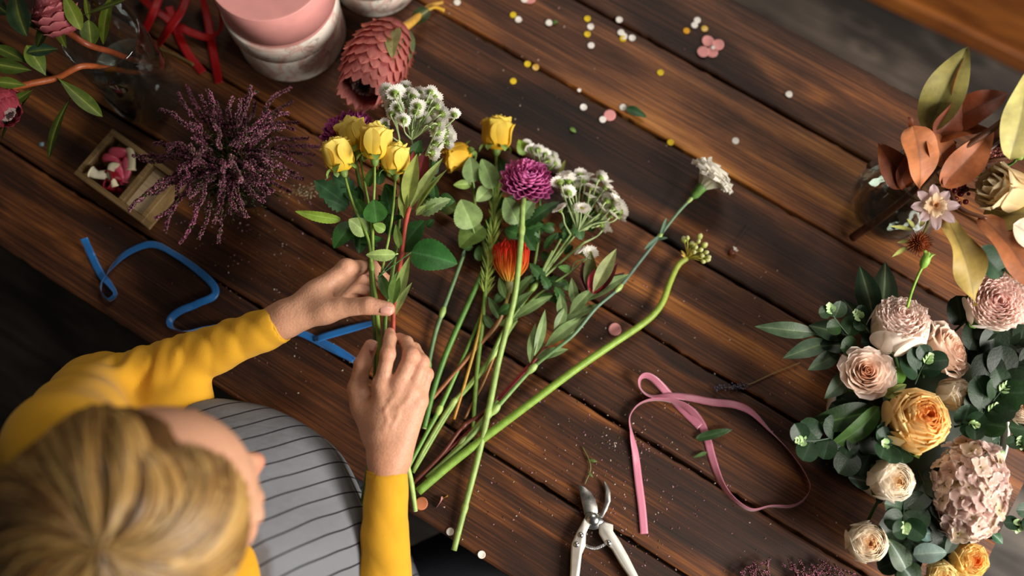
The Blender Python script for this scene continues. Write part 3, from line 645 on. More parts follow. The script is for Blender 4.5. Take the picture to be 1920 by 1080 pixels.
# floret template: a tiny bell
ft = MB(); lathe(ft, [(.0002, 0), (.55, .25), (.62, .75), (.40, 1.3)], [H('4a2530'), H('7f4058'), H('96566c'), H('bd8c98')], n=5); FV = np.concatenate(ft.v); FF = ft.f; FC = np.concatenate(ft.c)
def heather_sprig(parent, pts, size=0.0021, per=260, tone=1.0, start=.3, name='sprig'):
    m = MB(); pts = np.asarray(pts, float); m.tube(pts, [.0008, .0005], H('4a2a1c'), n=4, steps=14, cap=False)
    Q = spline(pts, 60); Ltot = np.linalg.norm(np.diff(Q, axis=0), axis=1).sum(); n = max(6, int(Ltot * (1 - start) * per * 10)); 
    t = rng.uniform(start, 1, n) if n else np.array([]); k = np.clip((t * 59).astype(int), 0, 58); T = Q[k] * (1 - (t * 59 - k))[:, None] + Q[k + 1] * (t * 59 - k)[:, None]
    D = Q[k + 1] - Q[k]; D /= np.linalg.norm(D, axis=1)[:, None]
    side = rng.normal(size=(n, 3)); side -= D * (side * D).sum(1)[:, None]; side /= np.linalg.norm(side, axis=1)[:, None]
    ax = side * .9 + D * rng.uniform(.2, .9, (n, 1)); ax /= np.linalg.norm(ax, axis=1)[:, None]
    M = np.stack([frame(a) for a in ax]) * (size * rng.uniform(.7, 1.25, n) * (1.15 - .5 * t))[:, None, None]
    tone_ = tone * rng.choice([.45, .8, 1.05, 1.5], n, p=[.3, .35, .25, .10])[:, None, None] * np.array([1, rng.uniform(.8, 1.1), 1.0])
    C = np.clip(FC[None] * tone_, 0, 1); gm = rng.random(n) < .16; C[gm] = H('4a4c24')
    m.inst(FV, FF, M, T + side * size * .35, C)
    return m.build(name, M_petal, parent)
tips = [(248, 292), (262, 300), (240, 395), (262, 378), (290, 410), (310, 432), (338, 456), (372, 448), (410, 455), (400, 420), (430, 402), (455, 385), (490, 372), (545, 360), (300, 205), (335, 175), (350, 160), (405, 190), (425, 205), (470, 160), (478, 190), (545, 165), (548, 190), (560, 230), (578, 260), (590, 290), (585, 310), (600, 275), (570, 335), (300, 345), (320, 340), (283, 365)]
for i in range(88):
    if i < len(tips): tx, ty = tips[i]; tz = rng.uniform(.80, .86)
    else:
        a = rng.uniform(0, 6.283); r = 150 * math.sqrt(rng.uniform(.02, .9)); tx = 432 + r * math.cos(a) * 1.05 - 6; ty = 283 + r * math.sin(a) * .92; tz = .965 - .11 * (r / 150) ** 1.5 + rng.uniform(-.02, .02)
        tx, ty = 960 + (tx - 960) * 1.0, ty
    e = P(tx, ty, tz); b = hc + np.array([rng.uniform(-.012, .012), rng.uniform(-.012, .012), .06]); mid = b * .5 + e * .5 + np.array([0, 0, rng.uniform(.02, .045)])
    mid2 = b * .2 + e * .8 + np.array([0, 0, rng.uniform(.005, .022)]) + rng.normal(size=3) * .004
    heather_sprig(t, [b, mid, mid2, e], tone=rng.uniform(.75, 1.25), start=rng.uniform(.3, .5))
# pale dried sprig next to it
t = thing('dried_sprig', 'dried sprig with tiny cream blossoms between heather and yellow roses', 'sprig', P(560, 360))
m = MB(); m.tube(PT([(520, 366, .775), (550, 362, .78), (598, 345, .775), (618, 330, .77)]), .0007, H('6b5a3c'), n=5); m.build('stem', M_stem, t)
m = MB(); ic = MB(); lathe(ic, [(.0002, 0), (.9, .3), (1, .8), (.4, 1.1)], H('c9bfa0'), n=6)
n = 70; T = np.array([P(rng.normal(572, 13), rng.normal(362, 9), rng.uniform(.765, .785)) for _ in range(n)]); m.inst(np.concatenate(ic.v), ic.f, np.stack([frame(rng.normal(size=3)) * rng.uniform(.0006, .0014) for _ in range(n)]), T, np.array([jit(H('bfb592'), .3) for _ in range(n)])); m.build('tiny_blossoms', M_petal, t)

# ---- ribbons
def run(mb, pts, width, C, roll, n=170):
    pts = np.asarray(pts, float); Q = spline(pts, n); T = np.gradient(Q, axis=0); T /= np.linalg.norm(T, axis=1)[:, None]
    rl = np.radians(np.interp(np.linspace(0, 1, n), np.linspace(0, 1, len(roll)), roll))
    S = np.cross(T, [0, 0, 1.0]); S /= np.linalg.norm(S, axis=1)[:, None] + 1e-9; U = np.cross(S, T)
    D = S * np.cos(rl)[:, None] + U * np.sin(rl)[:, None]; v = np.linspace(-.5, .5, 5)
    G = Q[:, None] + D[:, None] * (v[None, :, None] * width); G[..., 2] += np.maximum(0, TZ + .0006 - G[..., 2].min(1))[:, None]
    mb.grid(G, C)
z = TZ + .002
m = MB()
run(m, PT([(157, 447, .775), (172, 480, z), (190, 515, z), (207, 535, .757), (216, 552, .758), (203, 562, .757), (190, 548, .757), (192, 528, .757), (212, 500, z), (240, 473, z), (285, 458, z), (330, 478, z), (375, 510, z), (402, 538, z), (400, 556, z), (370, 570, z), (336, 584, .756), (319, 600, .756), (322, 614, .756), (350, 621, .755), (385, 614, .754), (440, 606, .754), (500, 612, z), (560, 623, z), (612, 648, z), (664, 676, z)]), .0092, H('1668ae'), [20, 5, 5, 50, 85, 70, 80, 40, 10, 5, 35, 28, 10, 15, 40, 25, 35, 75, 88, 85, 85, 60, 20, 5, 10, 40], 320)
run(m, PT([(664, 676, z + .001), (630, 655, z + .003), (596, 637, z + .002), (598, 634, z + .004), (645, 620, z + .003), (702, 604, z + .002)]), .0092, H('1668ae'), [40, 12, 25, 6, 4, 30], 110)
o = m.build('ribbon', M_satin, None, solid=.0003); tag(o, 'bright blue ribbon winding over the table and under the yellow sleeve', 'ribbon')
m = MB()
pp = [(1313, 800, z), (1280, 768, z), (1256, 742, z), (1238, 722, .759), (1222, 708, .764), (1209, 704, .766), (1200, 712, .764), (1201, 728, .759), (1213, 740, .757), (1232, 744, .7565), (1258, 742, .7565), (1289, 745, z), (1336, 754, z), (1378, 759, .756), (1409, 773, .756), (1444, 808, .756), (1479, 844, .756), (1507, 883, .756), (1519, 913, .756), (1507, 937, .756), (1484, 949, .756), (1444, 949, .756), (1409, 956, .756), (1378, 938, .756), (1352, 906, z), (1336, 862, z), (1326, 823, z), (1312, 790, z), (1290, 765, .756), (1262, 752, .756), (1225, 749, .756), (1197, 759, .756), (1181, 782, .756), (1184, 815, z), (1191, 850, z), (1197, 900, z), (1204, 955, z), (1208, 1001, z)]
rl = [4, 5, 8, 20, 45, 60, 70, 62, 35, 25, 12, 10, 12, 40, 68, 75, 78, 78, 72, 70, 78, 72, 70, 60, 30, 12, 12, 30, 60, 72, 80, 82, 70, 35, 12, 6, 4, 3]
run(m, PT(pp), .0094, H('c97a90'), rl, 420)
o = m.build('ribbon', M_satin, None, solid=.0003); tag(o, 'looped dusty pink satin ribbon lying right of the green stem', 'ribbon')
reds = [([(352, -10, .78), (340, 20, .785), (318, 52, .78), (296, 84, z)], [20, 10, 25, 10]), ([(300, -12, .77), (288, 22, .775), (266, 66, z)], [15, 30, 10]), ([(316, 12, .76), (332, 60, z), (352, 100, z), (380, 136, z)], [20, 10, 8, 5]),
        ([(378, -10, .768), (390, 40, .758), (398, 90, z), (410, 156, z)], [60, 25, 10, 4]), ([(330, 46, .765), (362, 62, .76), (394, 70, .758), (414, 52, .77), (412, 14, .775), (400, -10, .77)], [10, 5, 15, 40, 60, 50]), ([(262, -10, .76), (285, 14, .77), (320, 40, .765)], [10, 25, 10])]
M_red = vmat('red_satin', .5, 0.1, .06, 40, .1, 600, .3)
m = MB()
for p, r in reds: run(m, PT(p), .0110, H('8f0308'), r, 60)
o = m.build('ribbon', M_red, None, solid=.0003); tag(o, 'tangle of dark red satin ribbon left of the pink box', 'ribbon')

# ---- glass and water
def glass(name, tint=(1, 1, 1), ior=1.45, rough=0.01, body=0.0):
    """thin clear glass: mirror by Fresnel over see-through"""
    m, nt, b, out = newmat(name); nt.nodes.remove(b); L = nt.links.new
    tr = N(nt, 'ShaderNodeBsdfTransparent'); tr.inputs[0].default_value = (*tint, 1); gl = N(nt, 'ShaderNodeBsdfGlossy'); gl.inputs['Roughness'].default_value = rough
    tc = N(nt, 'ShaderNodeTexCoord'); no = N(nt, 'ShaderNodeTexNoise', i_Scale=30.0, i_Detail=2.0); L(tc.outputs['Object'], no.inputs['Vector'])
    bp = N(nt, 'ShaderNodeBump', i_Strength=0.5, i_Distance=0.004); L(no.outputs[0], bp.inputs['Height']); L(bp.outputs[0], gl.inputs['Normal'])
    lw = N(nt, 'ShaderNodeLayerWeight', i_Blend=0.5); L(bp.outputs[0], lw.inputs['Normal']); pw = N(nt, 'ShaderNodeMath', operation='POWER', n1=2.3); L(lw.outputs['Facing'], pw.inputs[0])
    fr = N(nt, 'ShaderNodeMath', operation='MULTIPLY_ADD', n1=0.8, n2=2.2 * (ior - 1) ** 2 / (ior + 1) ** 2); L(pw.outputs[0], fr.inputs[0])
    mx = N(nt, 'ShaderNodeMixShader'); L(fr.outputs[0], mx.inputs[0]); L(tr.outputs[0], mx.inputs[1]); L(gl.outputs[0], mx.inputs[2]); L(mx.outputs[0], out.inputs[0]); return m
M_glass = glass('glass', (.90, .93, .91), 1.55); M_water = glass('water', (.90, .93, .90), 1.33)
vc = P(276, 172)
t = thing('glass_vase', 'clear cylindrical glass vase of water holding the protea branches', 'vase', vc)
r, hv, g = .046, .155, .0022
m = MB(); lathe(m, [(.0001, .0005), (r - .004, .0005), (r, .004), (r, hv - .001), (r - g * .5, hv), (r - g, hv - .001), (r - g, .010), (r - .006, .007), (.0001, .007)], (1, 1, 1), vc, n=64); m.build('vase_body', M_glass, t)
m = MB(); lathe(m, [(.0001, .0075), (r - .0065, .0075), (r - g - .0002, .0105), (r - g - .0002, .062), (.0001, .0618)], (1, 1, 1), vc, n=64); m.build('water', M_water, t)
lb = P(262, 178, .76) ; m = MB(); a = np.linspace(3.75, 4.05, 5); G = np.array([[vc + np.array([(r + .0004) * math.cos(x), (r + .0004) * math.sin(x), q]) for x in a] for q in (.022, .042)]); m.grid(G, H('b9b4a6')); m.build('paper_label', M_paper, t)
# ---- protea branches in the vase
LV = [((30, -25, .97), (46, 66, .97), .029, '33482f'), ((82, -10, .97), (121, 90, .955), .0135, '5c6b1c'), ((118, -14, .98), (152, 56, .965), .017, '66761d'), ((158, -14, .96), (166, 38, .95), .007, '5a6a22'), ((216, -20, .94), (190, 82, .93), .0155, '62741f'),
      ((172, 92, .92), (166, 38, .945), .021, '44551a'), ((110, 92, .94), (50, 96, .95), .021, '34523c'), ((86, 142, .93), (50, 84, .95), .021, '5a7020'), ((58, 120, .94), (-14, 82, .95), .016, '47591b'), ((60, 132, .94), (-20, 118, .95), .017, '3f5219'),
      ((62, 168, .93), (-10, 212, .93), .0165, '4d6420'), ((108, 146, .92), (193, 217, .90), .0185, '4a5c17'), ((134, 180, .905), (86, 300, .87), .0115, '3c4a15'), ((62, 172, .92), (-12, 246, .91), .013, '3d4c16'), ((50, 160, .94), (-12, 152, .95), .013, '54661e'), ((66, 160, .93), (-6, 262, .89), .010, '2f3b14'),
      ((150, 30, .95), (240, -8, .96), .009, '4c5c1e'), ((20, 30, .96), (-25, -5, .97), .02, '2c3c24'), ((78, 60, .95), (28, 20, .96), .018, '26351c'), ((100, 30, .96), (66, 88, .95), .016, '3a4818')]
t = thing('protea_branch', 'leafy orange-brown protea branch reaching left out of the glass vase', 'flower', P(200, 130, .86))
stemobj(t, PT([(312, 131, .763), (262, 136, .81), (200, 128, .88), (152, 124, .915), (105, 146, .915), (50, 158, .925), (-30, 180, .93)]), [.0028, .0028, .0034, .0036, .0038, .004, .004], H('8a4520'), 8)
for i in (5, 6, 7, 8, 9, 10, 11, 12, 13, 14, 15): b, e, wd, c = LV[i]; leafobj(t, P(*b), P(*e), wd, col=H(c) * .7, bend=rng.uniform(-.03, .1), roll=rng.uniform(-.5, .5), shape='obl', rib=H('7f8a40'), curl=.06)
protea(t, P(-30, 178, .93), P(24, 220, .93), .026, H('7d2230'), H('b04a58'), H('8f4a3c'), rows=5, per=9)
t = thing('protea_branch', 'protea branch leaning up to the corner with a closed pink flower', 'flower', P(230, 110, .86))
stemobj(t, PT([(308, 122, .766), (250, 112, .82), (205, 96, .89), (165, 84, .93), (130, 62, .94), (112, 48, .945)]), [.0032, .0034, .0036, .0036, .0036, .0045], H('75361c'), 8)
for i in (0, 1, 2, 3, 4, 16, 17, 18, 19): b, e, wd, c = LV[i]; leafobj(t, P(*b), P(*e), wd, col=H(c) * .7, bend=rng.uniform(-.03, .1), roll=rng.uniform(-.5, .5), shape='obl', rib=H('7f8a40'), curl=.06)
protea(t, P(122, 62, .945), P(84, -12, .975), .0265, H('8d3a40'), H('c8737a'), H('d08f84'), rows=6, per=10, open_=.45)
t = thing('twig', 'bare brown twig lying behind the glass vase', 'twig', P(330, 105)); stemobj(t, PT([(290, 88, .754), (330, 104, .754), (363, 122, .754)]), .0022, H('5c4a26'), 6)

# ---- secateurs
def prism(mb, pix, z0, z1, C, bev=.0006):
    p0 = np.array([P(x, y, z1) for x, y in pix]); n = len(p0); c = p0.mean(0)
    ar = 0.5 * np.sum(p0[:, 0] * np.roll(p0[:, 1], -1) - np.roll(p0[:, 0], -1) * p0[:, 1])
    if ar < 0: p0 = p0[::-1]
    d = np.roll(p0, -1, 0) - p0; nn = np.stack([d[:, 1], -d[:, 0]], 1); nn /= np.linalg.norm(nn, axis=1)[:, None] + 1e-9
    av = nn + np.roll(nn, 1, 0); av /= np.linalg.norm(av, axis=1)[:, None] + 1e-9
    rings = []
    for zz, ins in ((z0, bev), (z0 + bev, 0), (z1 - bev, 0), (z1, bev)):
        q = p0.copy(); q[:, :2] -= av * ins; q[:, 2] = zz; rings.append(q)
    s = mb.n; mb.grid(np.array(rings), C, close=True); mb.f.append(np.arange(n)[None, ::-1] + s); mb.f.append(np.arange(n)[None] + 3 * n + s)
def metal(name, col, rough, metallic=1.0, scratch=.2):
    m, nt, b, out = newmat(name); L = nt.links.new; tc = N(nt, 'ShaderNodeTexCoord'); no = N(nt, 'ShaderNodeTexNoise', i_Scale=90.0, i_Detail=6.0); L(tc.outputs['Object'], no.inputs['Vector'])
    r = ramp(nt, [(0.35, np.asarray(col) * (1 - scratch * 2.2)), (0.6, col)], no.outputs[0]); L(r.outputs[0], b.inputs['Base Color']); b.inputs['Metallic'].default_value = metallic; b.inputs['Roughness'].default_value = rough; return m
M_blade = metal('worn_steel', H('8b8782'), .38, .9, .3); M_white = metal('white_handle', H('cfccc4'), .4, .15, .05); M_steel = metal('steel', H('c8c8c8'), .25)
t = thing('secateurs', 'open metal secateurs with white handles at the bottom of the table', 'secateurs', P(1112, 990))
m = MB(); prism(m, [(1084, 909), (1096, 912), (1108, 922), (1117, 936), (1121, 950), (1121, 962), (1110, 974), (1096, 966), (1092, 948), (1088, 930)], .7565, .7600, (1, 1, 1)); m.build('blade', M_blade, t)
m = MB(); prism(m, [(1131, 900), (1139, 908), (1145, 922), (1145, 940), (1139, 956), (1130, 972), (1120, 972), (1128, 958), (1134, 940), (1135, 922)], .7530, .7565, (1, 1, 1)); m.build('hook_jaw', M_blade, t)
m = MB(); prism(m, [(1100, 962), (1120, 962), (1134, 978), (1128, 990), (1114, 994), (1098, 990), (1094, 976)], .7562, .7615, (1, 1, 1)); m.build('joint_plate', M_steel, t)
m = MB(); lathe(m, [(.0075, 0), (.0075, .0015), (.006, .0030), (.003, .0042), (.0001, .0045)], (1, 1, 1), P(1111.5, 974, .7610), n=28); m.build('pivot_bolt', M_steel, t)
m = MB(); prism(m, [(1096, 972), (1106, 985), (1099, 1000), (1098, 1024), (1091, 1040), (1088, 1068), (1083, 1110), (1080, 1160), (1066, 1160), (1068, 1100), (1070, 1066), (1071, 1035), (1072, 1020), (1082, 998), (1090, 984)], .7530, .7640, (1, 1, 1), .0018); m.build('handle', M_white, t)
m = MB(); prism(m, [(1124, 984), (1134, 978), (1150, 984), (1150, 996), (1162, 1014), (1178, 1042), (1196, 1078), (1222, 1125), (1212, 1135), (1186, 1090), (1164, 1058), (1148, 1030), (1134, 1018), (1124, 1000)], .7525, .7640, (1, 1, 1), .0018); m.build('handle', M_white, t)
for x, y in ((1089, 1003), (1081, 1021), (1141, 1018)):
    m = MB(); lathe(m, [(.0036, 0), (.0034, .0010), (.0018, .0022), (.0001, .0024)], (1, 1, 1), P(x, y, .7640), n=18); m.build('rivet', M_steel, t)
m = MB(); cpts = []
for k in range(150):
    a = k / 149; cx, cy = np.array([1098, 1024]) * (1 - a) + np.array([1138, 1018]) * a; cy += 7 * math.sin(a * math.pi); th = a * 6.283 * 14
    p = P(cx, cy, .758); cpts.append(p + np.array([0, math.cos(th) * .0024, math.sin(th) * .0024]))
m.tube(cpts, .0006, H('6b645c'), n=5, steps=560, cap=False); m.build('spring', M_steel, t)
m = MB(); prism(m, [(1196, 1078), (1198, 1090), (1190, 1085), (1160, 1030), (1164, 1028)], .7523, .7600, H('3f6b3a')); m.build('green_grip_edge', M_plain, t)
# cloth of tiny debris
# ================================================================== held bouquet
YI, YO = H('fbcd28') ** .85, H('fae268') ** .8
def W3(*p): return P(*p)
def rosehead(parent, b, tp, r, lift=0.0, ci=YI, co=YO, op=.5):
    p = P(*b); q = P(*tp); ax = nrm(q - p + np.array([0, 0, lift])); rose_bud(parent, p, ax, r, np.asarray(ci) * .93, co, open_=op, spin=rng.uniform(0, 6)); return p - ax * r * .33
SG = H('75903e'); DG = H('2f5a28'); PG = H('9db36a'); MG = H('4e7434')
GR = (706, 560, .874)
t = thing('yellow_rose', 'spray of four yellow roses standing foremost in the held bouquet', 'flower', P(706, 560, .87))
ends = [rosehead(t, (644, 322, .885), (629, 272, .892), .0195, op=.9), rosehead(t, (672, 284, .872), (654, 232, .88), .0200, op=.8), rosehead(t, (703, 300, .895), (705, 240, .905), .0205, op=.8), rosehead(t, (741, 328, .885), (741, 280, .893), .0185, op=.8)]
J = P(700, 455, .878)
stemobj(t, [ends[0], P(655, 362, .884), P(668, 398, .882), P(690, 448, .880), P(697, 500, .880), P(704, 560, .878), P(710, 640, .874), P(706, 760, .85), P(690, 880, .83), P(676, 968, .81)], [.0016, .0016, .0018, .0022, .0026, .0028, .0028, .0028, .0028], SG, 8, nodes=((P(668, 398, .882), .0024), (P(697, 500, .880), .0034)))
stemobj(t, [ends[1], P(684, 345, .874), P(694, 400, .874), P(697, 470, .878)], [.0014, .0016, .002], SG, 7)
stemobj(t, [ends[2], P(702, 350, .888), P(699, 410, .882), P(699, 480, .879)], [.0014, .0016, .002], H('86a04c'), 7)
stemobj(t, [ends[3], P(738, 380, .882), P(732, 430, .880), P(722, 480, .880), P(712, 530, .878)], [.0014, .0015, .0017], H('86a04c'), 7)
Ls = [((771, 473, .888), (858, 495, .892), .037, '33672f', .02, P(708, 520, .884), .3), ((752, 470, .876), (796, 413, .886), .032, '2a5526', .3, P(708, 520, .882), .1), ((664, 418, .872), (626, 466, .878), .026, '2f5823', -.2, P(690, 430, .876), .15), ((640, 412, .876), (553, 396, .884), .0125, '86a23e', .5, None, .5),
      ((688, 440, .878), (654, 411, .884), .024, '93a868', -.3, None, .2), ((742, 477, .893), (686, 478, .892), .0135, 'a3bb70', .4, P(746, 476, .892), .6), ((706, 418, .888), (701, 374, .892), .027, '3c6a2c', 0, None, .1), ((722, 432, .884), (700, 420, .888), .012, '86a651', .2, None, .2),
      ((684, 400, .878), (668, 372, .882), .014, '46702e', .2, None, .2), ((735, 405, .872), (722, 350, .878), .018, '2c4f22', .2, None, .1), ((690, 350, .872), (706, 310, .886), .012, '4a6c2e', .2, None, .3)]
for b, e, wd, c, rl, pe, fo in Ls: leafobj(t, P(*b), P(*e), wd, col=H(c), roll=rl, fold=fo, bend=.07, serr=.07, nu=26, petiole=pe, rib=H(c) * 1.6 + .03)
t = thing('chrysanthemum', 'dark purple chrysanthemum behind the yellow roses of the held bouquet', 'flower', P(700, 560, .862))
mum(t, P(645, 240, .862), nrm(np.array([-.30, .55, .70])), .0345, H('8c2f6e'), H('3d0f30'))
stemobj(t, [P(655, 262, .855), P(672, 330, .856), P(690, 430, .860), P(698, 560, .864), P(704, 680, .856), P(690, 880, .822)], .0024, H('5f7f3c'), 8)
for b, e, wd, rl in (((655, 386, .862), (589, 338, .866), .026, .2), ((650, 392, .862), (606, 372, .868), .022, -.3), ((668, 360, .86), (622, 330, .862), .018, .2), ((690, 420, .862), (668, 400, .87), .018, .1)): leafobj(t, P(*b), P(*e), wd, col=H('47704a'), roll=rl, serr=.35, nu=12, bend=.1, wave=.015)
t = thing('white_daisy_spray', 'cluster of small white daisies at the top of the held bouquet', 'flower', P(728, 560, .87))
hp = [(730, 182), (747, 172), (760, 165), (775, 182), (802, 190), (790, 190), (807, 174), (735, 200), (755, 190), (780, 211), (807, 210), (829, 214), (852, 216), (800, 231), (822, 233), (836, 246), (777, 242), (757, 226), (827, 258), (817, 271), (838, 268), (722, 234), (735, 214), (810, 287), (843, 256), (713, 240), (768, 176), (786, 176)]
hp += [(740, 176), (752, 182), (766, 186), (784, 200), (798, 202), (814, 184), (818, 200), (828, 228), (812, 240), (792, 222), (768, 200), (746, 202), (726, 170), (736, 188), (820, 248), (832, 256)]
heads = [P(x, y, .888 + .012 * math.sin(i * 2.3) - (.006 if i % 3 == 0 else 0)) for i, (x, y) in enumerate(hp)]
roots = [P(*q) for q in ((750, 268, .876), (762, 280, .878), (788, 288, .878), (798, 292, .876), (772, 262, .876))]
def near(hs, rs): return [min(rs, key=lambda r: np.linalg.norm(r - h)) for h in hs]
def axh(p, b): 
    d = nrm(p - b); d[2] = 0; return nrm(d * .75 + np.array([0, .1, -.75]) + rng.normal(size=3) * .22)
def axl(p, b):
    d = nrm(p - b); d[2] = 0; return nrm(d * .8 + np.array([.05, .15, rng.choice([-.35, .4, .8])]) + rng.normal(size=3) * .2)
spray(t, near(heads, roots), heads, 0, H('9fb07c'), hr=.0092, axfn=axh)
for k, q in enumerate(roots): stemobj(t, [q, q * .5 + P(752, 345, .872) * .5 + np.array([.002 * k, 0, 0]), P(752, 380, .872)], [.0012, .0015], H('7d9458'), 6)
stemobj(t, PT([(752, 370, .872), (746, 440, .872), (736, 510, .872), (724, 580, .870), (718, 680, .862), (700, 860, .835)]), [.0018, .0024, .0024], H('6d8a44'), 7)
for b, e, wd, c, rl in (((790, 402, .874), (846, 373, .880), .019, '9ab27a', .2), ((784, 398, .872), (826, 372, .878), .014, '87a365', .4), ((758, 300, .872), (748, 258, .878), .016, '2f5226', .2), ((770, 296, .874), (790, 262, .878), .014, '365c2a', -.4), ((800, 310, .870), (812, 270, .874), .012, '48702f', .5), ((800, 350, .868), (795, 295, .872), .020, '2d5025', .1), ((738, 300, .87), (716, 252, .872), .015, '34582a', .1), ((800, 425, .87), (814, 412, .874), .010, '32562a', .1), ((780, 360, .868), (812, 330, .872), .018, '36602e', .2)): leafobj(t, P(*b), P(*e), wd, col=H(c), roll=rl, serr=.25, nu=16, bend=.08)
t = thing('leucadendron', 'green and red leucadendron sprig in the held bouquet beside the daisies', 'flower', P(736, 600, .88))
stemobj(t, PT([(772, 372, .882), (762, 410, .882), (754, 470, .880), (745, 530, .880), (738, 585, .880), (736, 640, .876), (722, 720, .862), (704, 880, .83)]), [.003, .0026, .0024, .0024], H('a34536'), 8)
for b, e, wd, c, rl, fo, m_ in (((762, 392, .89), (782, 288, .898), .019, '9aa655', .1, .35, 0), ((768, 392, .884), (831, 296, .896), .0125, 'a5b56c', .2, .3, 0), ((778, 398, .88), (838, 318, .888), .009, '96a85c', .5, .4, 0), ((774, 378, .872), (800, 278, .876), .022, '5e1c20', 0, .3, 0), ((766, 378, .874), (776, 282, .878), .018, '7a2a2c', 0, .3, 0), ((757, 410, .888), (760, 340, .890), .012, '8d9b4e', .3, .4, 0), ((780, 404, .876), (800, 384, .882), .008, '93a560', 0, .2, 0), ((735, 574, .888), (746, 508, .890), .0135, '5e7a36', 0, .2, 0), ((745, 572, .886), (768, 481, .890), .0135, '97ad62', .2, .3, 0), ((728, 562, .88), (711, 510, .882), .0125, '44602a', -.2, .2, 0), ((741, 592, .888), (773, 529, .898), .0085, 'a5bd74', .4, .3, 0), ((752, 470, .88), (742, 420, .884), .010, '6e8440', .2, .2, 0)):
    leafobj(t, P(*b), P(*e), wd, col=H(c), roll=rl, fold=fo, shape='lance', bend=.05, rib=H(c) * 1.3)

# ================================================================== flowers lying on the table
def PP(l): return PT(l)
t = thing('yellow_rose', 'pair of yellow roses lying on the table left of the pink chrysanthemum', 'flower', P(905, 600))
e1_ = rosehead(t, (931, 282, .782), (934, 236, .790), .0215, op=1.2, ci=H('eebb22'), co=H('f6dc62')); e2_ = rosehead(t, (884, 288, .780), (842, 296, .784), .0185, op=1.1, ci=H('eeb822'), co=H('f2d050'))
stemobj(t, [e1_] + list(PP([(930, 330, .778), (922, 400, .772), (915, 470, .770), (911, 530, .768), (904, 610, .764), (894, 700, .760), (886, 822, .757)])), [.0018, .0022, .0026, .0028, .0028], H('6f8f3e'), 8, nodes=((P(915, 470, .770), .0034),))
stemobj(t, [e2_] + list(PP([(886, 335, .774), (892, 390, .770), (904, 445, .768), (913, 490, .768)])), [.0015, .0018, .0022], H('7f8f48'), 7)
for b, e, wd, c, rl, pe in (((888, 342, .786), (882, 294, .794), .024, '829a62', .1, (890, 360, .776)), ((924, 354, .784), (903, 298, .792), .026, '7f9a5c', -.2, (925, 372, .776)), ((884, 345, .778), (850, 347, .780), .012, '90aa5a', .3, None), ((917, 354, .776), (893, 378, .782), .020, '92aa6c', .2, None), ((887, 428, .780), (864, 374, .792), .036, '8fa968', .1, (892, 450, .77)), ((906, 425, .772), (862, 464, .776), .036, '6c8640', -.3, None), ((972, 420, .782), (947, 370, .792), .027, '87a266', .1, (965, 440, .772)), ((852, 396, .762), (822, 372, .766), .022, '55652c', .2, None), ((918, 440, .764), (936, 400, .768), .022, '2c4c22', .2, None), ((940, 402, .766), (930, 360, .77), .020, '31522a', .2, None)):
    leafobj(t, P(*b), P(*e), wd, col=H(c), roll=rl, serr=.05, nu=26, bend=.08, petiole=None if pe is None else P(*pe), fold=.2)
t = thing('needle_foliage', 'golden-green sprig with needle leaves lying between rose and orange flower stems', 'foliage', P(905, 600))
npt = PP([(932, 350, .770), (926, 420, .772), (914, 520, .768), (898, 620, .764), (874, 710, .760), (851, 786, .756)]); stemobj(t, npt, [.0012, .0018, .0021, .002], np.array([H('8a9a3a'), H('a89238'), H('b07a2c')]), 7)
m = MB(); Q = spline(npt, 200)
for k in range(120):
    j = int(rng.uniform(0, 96)); d = nrm(Q[j] - Q[j + 1]); s = nrm(np.cross(d, rng.normal(size=3))); s[2] = abs(s[2]) * .6; leaf(m, Q[j], Q[j] + nrm(d + s * .55) * rng.uniform(.014, .026), .0017, col=jit(H('8b9c48'), .2), nu=4, shape='strap')
m.build('needles', M_leaf, t)
t = thing('chrysanthemum', 'pinkish purple chrysanthemum lying on its long green stem on the table', 'flower', P(940, 640))
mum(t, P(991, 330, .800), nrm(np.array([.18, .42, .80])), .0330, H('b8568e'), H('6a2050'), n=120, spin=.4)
stemobj(t, PP([(984, 350, .790), (980, 388, .7985), (978, 432, .800), (972, 500, .803), (964, 560, .794), (949, 620, .781), (934, 680, .772), (918, 760, .768), (898, 850, .763), (872, 950, .758), (851, 1032, .756)]), [.0034, .0034, .0036, .0038, .0038, .0038, .0036, .0034], H('8ba558'), 10, nodes=((P(949, 605, .776), .0052), (P(978, 432, .800), .0046), (P(915, 780, .767), .0046), (P(872, 955, .758), .0044)), nodecol=H('93ab5c'))
for b, e, wd, c, rl in (((978, 412, .787), (1004, 372, .796), .020, '8aa873', .2), ((978, 430, .787), (1004, 470, .780), .022, '2c4f25', -.3), ((982, 425, .785), (1050, 378, .790), .018, '2a4a22', .2), ((974, 440, .785), (946, 430, .78), .018, '3a622e', .2), ((982, 436, .785), (1020, 420, .786), .016, '355c2a', .2), ((960, 572, .779), (932, 590, .770), .012, '3a5f2c', .2)): leafobj(t, P(*b), P(*e), wd, col=H(c), roll=rl, serr=.25, nu=14, bend=.08)
t = thing('white_daisy_spray', 'branching spray of small white daisies lying right of the pink chrysanthemum', 'flower', P(950, 620))
hp = [(1056, 350), (1066, 340), (1080, 352), (1094, 342), (1108, 352), (1124, 362), (1144, 374), (1158, 388), (1146, 404), (1136, 388), (1104, 372), (1126, 334), (1098, 408), (1118, 398), (1059, 333), (1088, 329), (1117, 343), (1135, 352), (1147, 362), (1113, 380), (1128, 396), (1150, 390), (1160, 406), (1128, 421), (1050, 343), (1072, 340), (1100, 333), (1138, 377), (1163, 396), (1132, 428), (1050, 393), (1091, 393), (1078, 396), (1119, 362), (1152, 377), (1122, 409), (1135, 344), (1066, 362)]
heads = [P(x, y, .786 + .012 * math.sin(i * 1.9)) for i, (x, y) in enumerate(hp)]
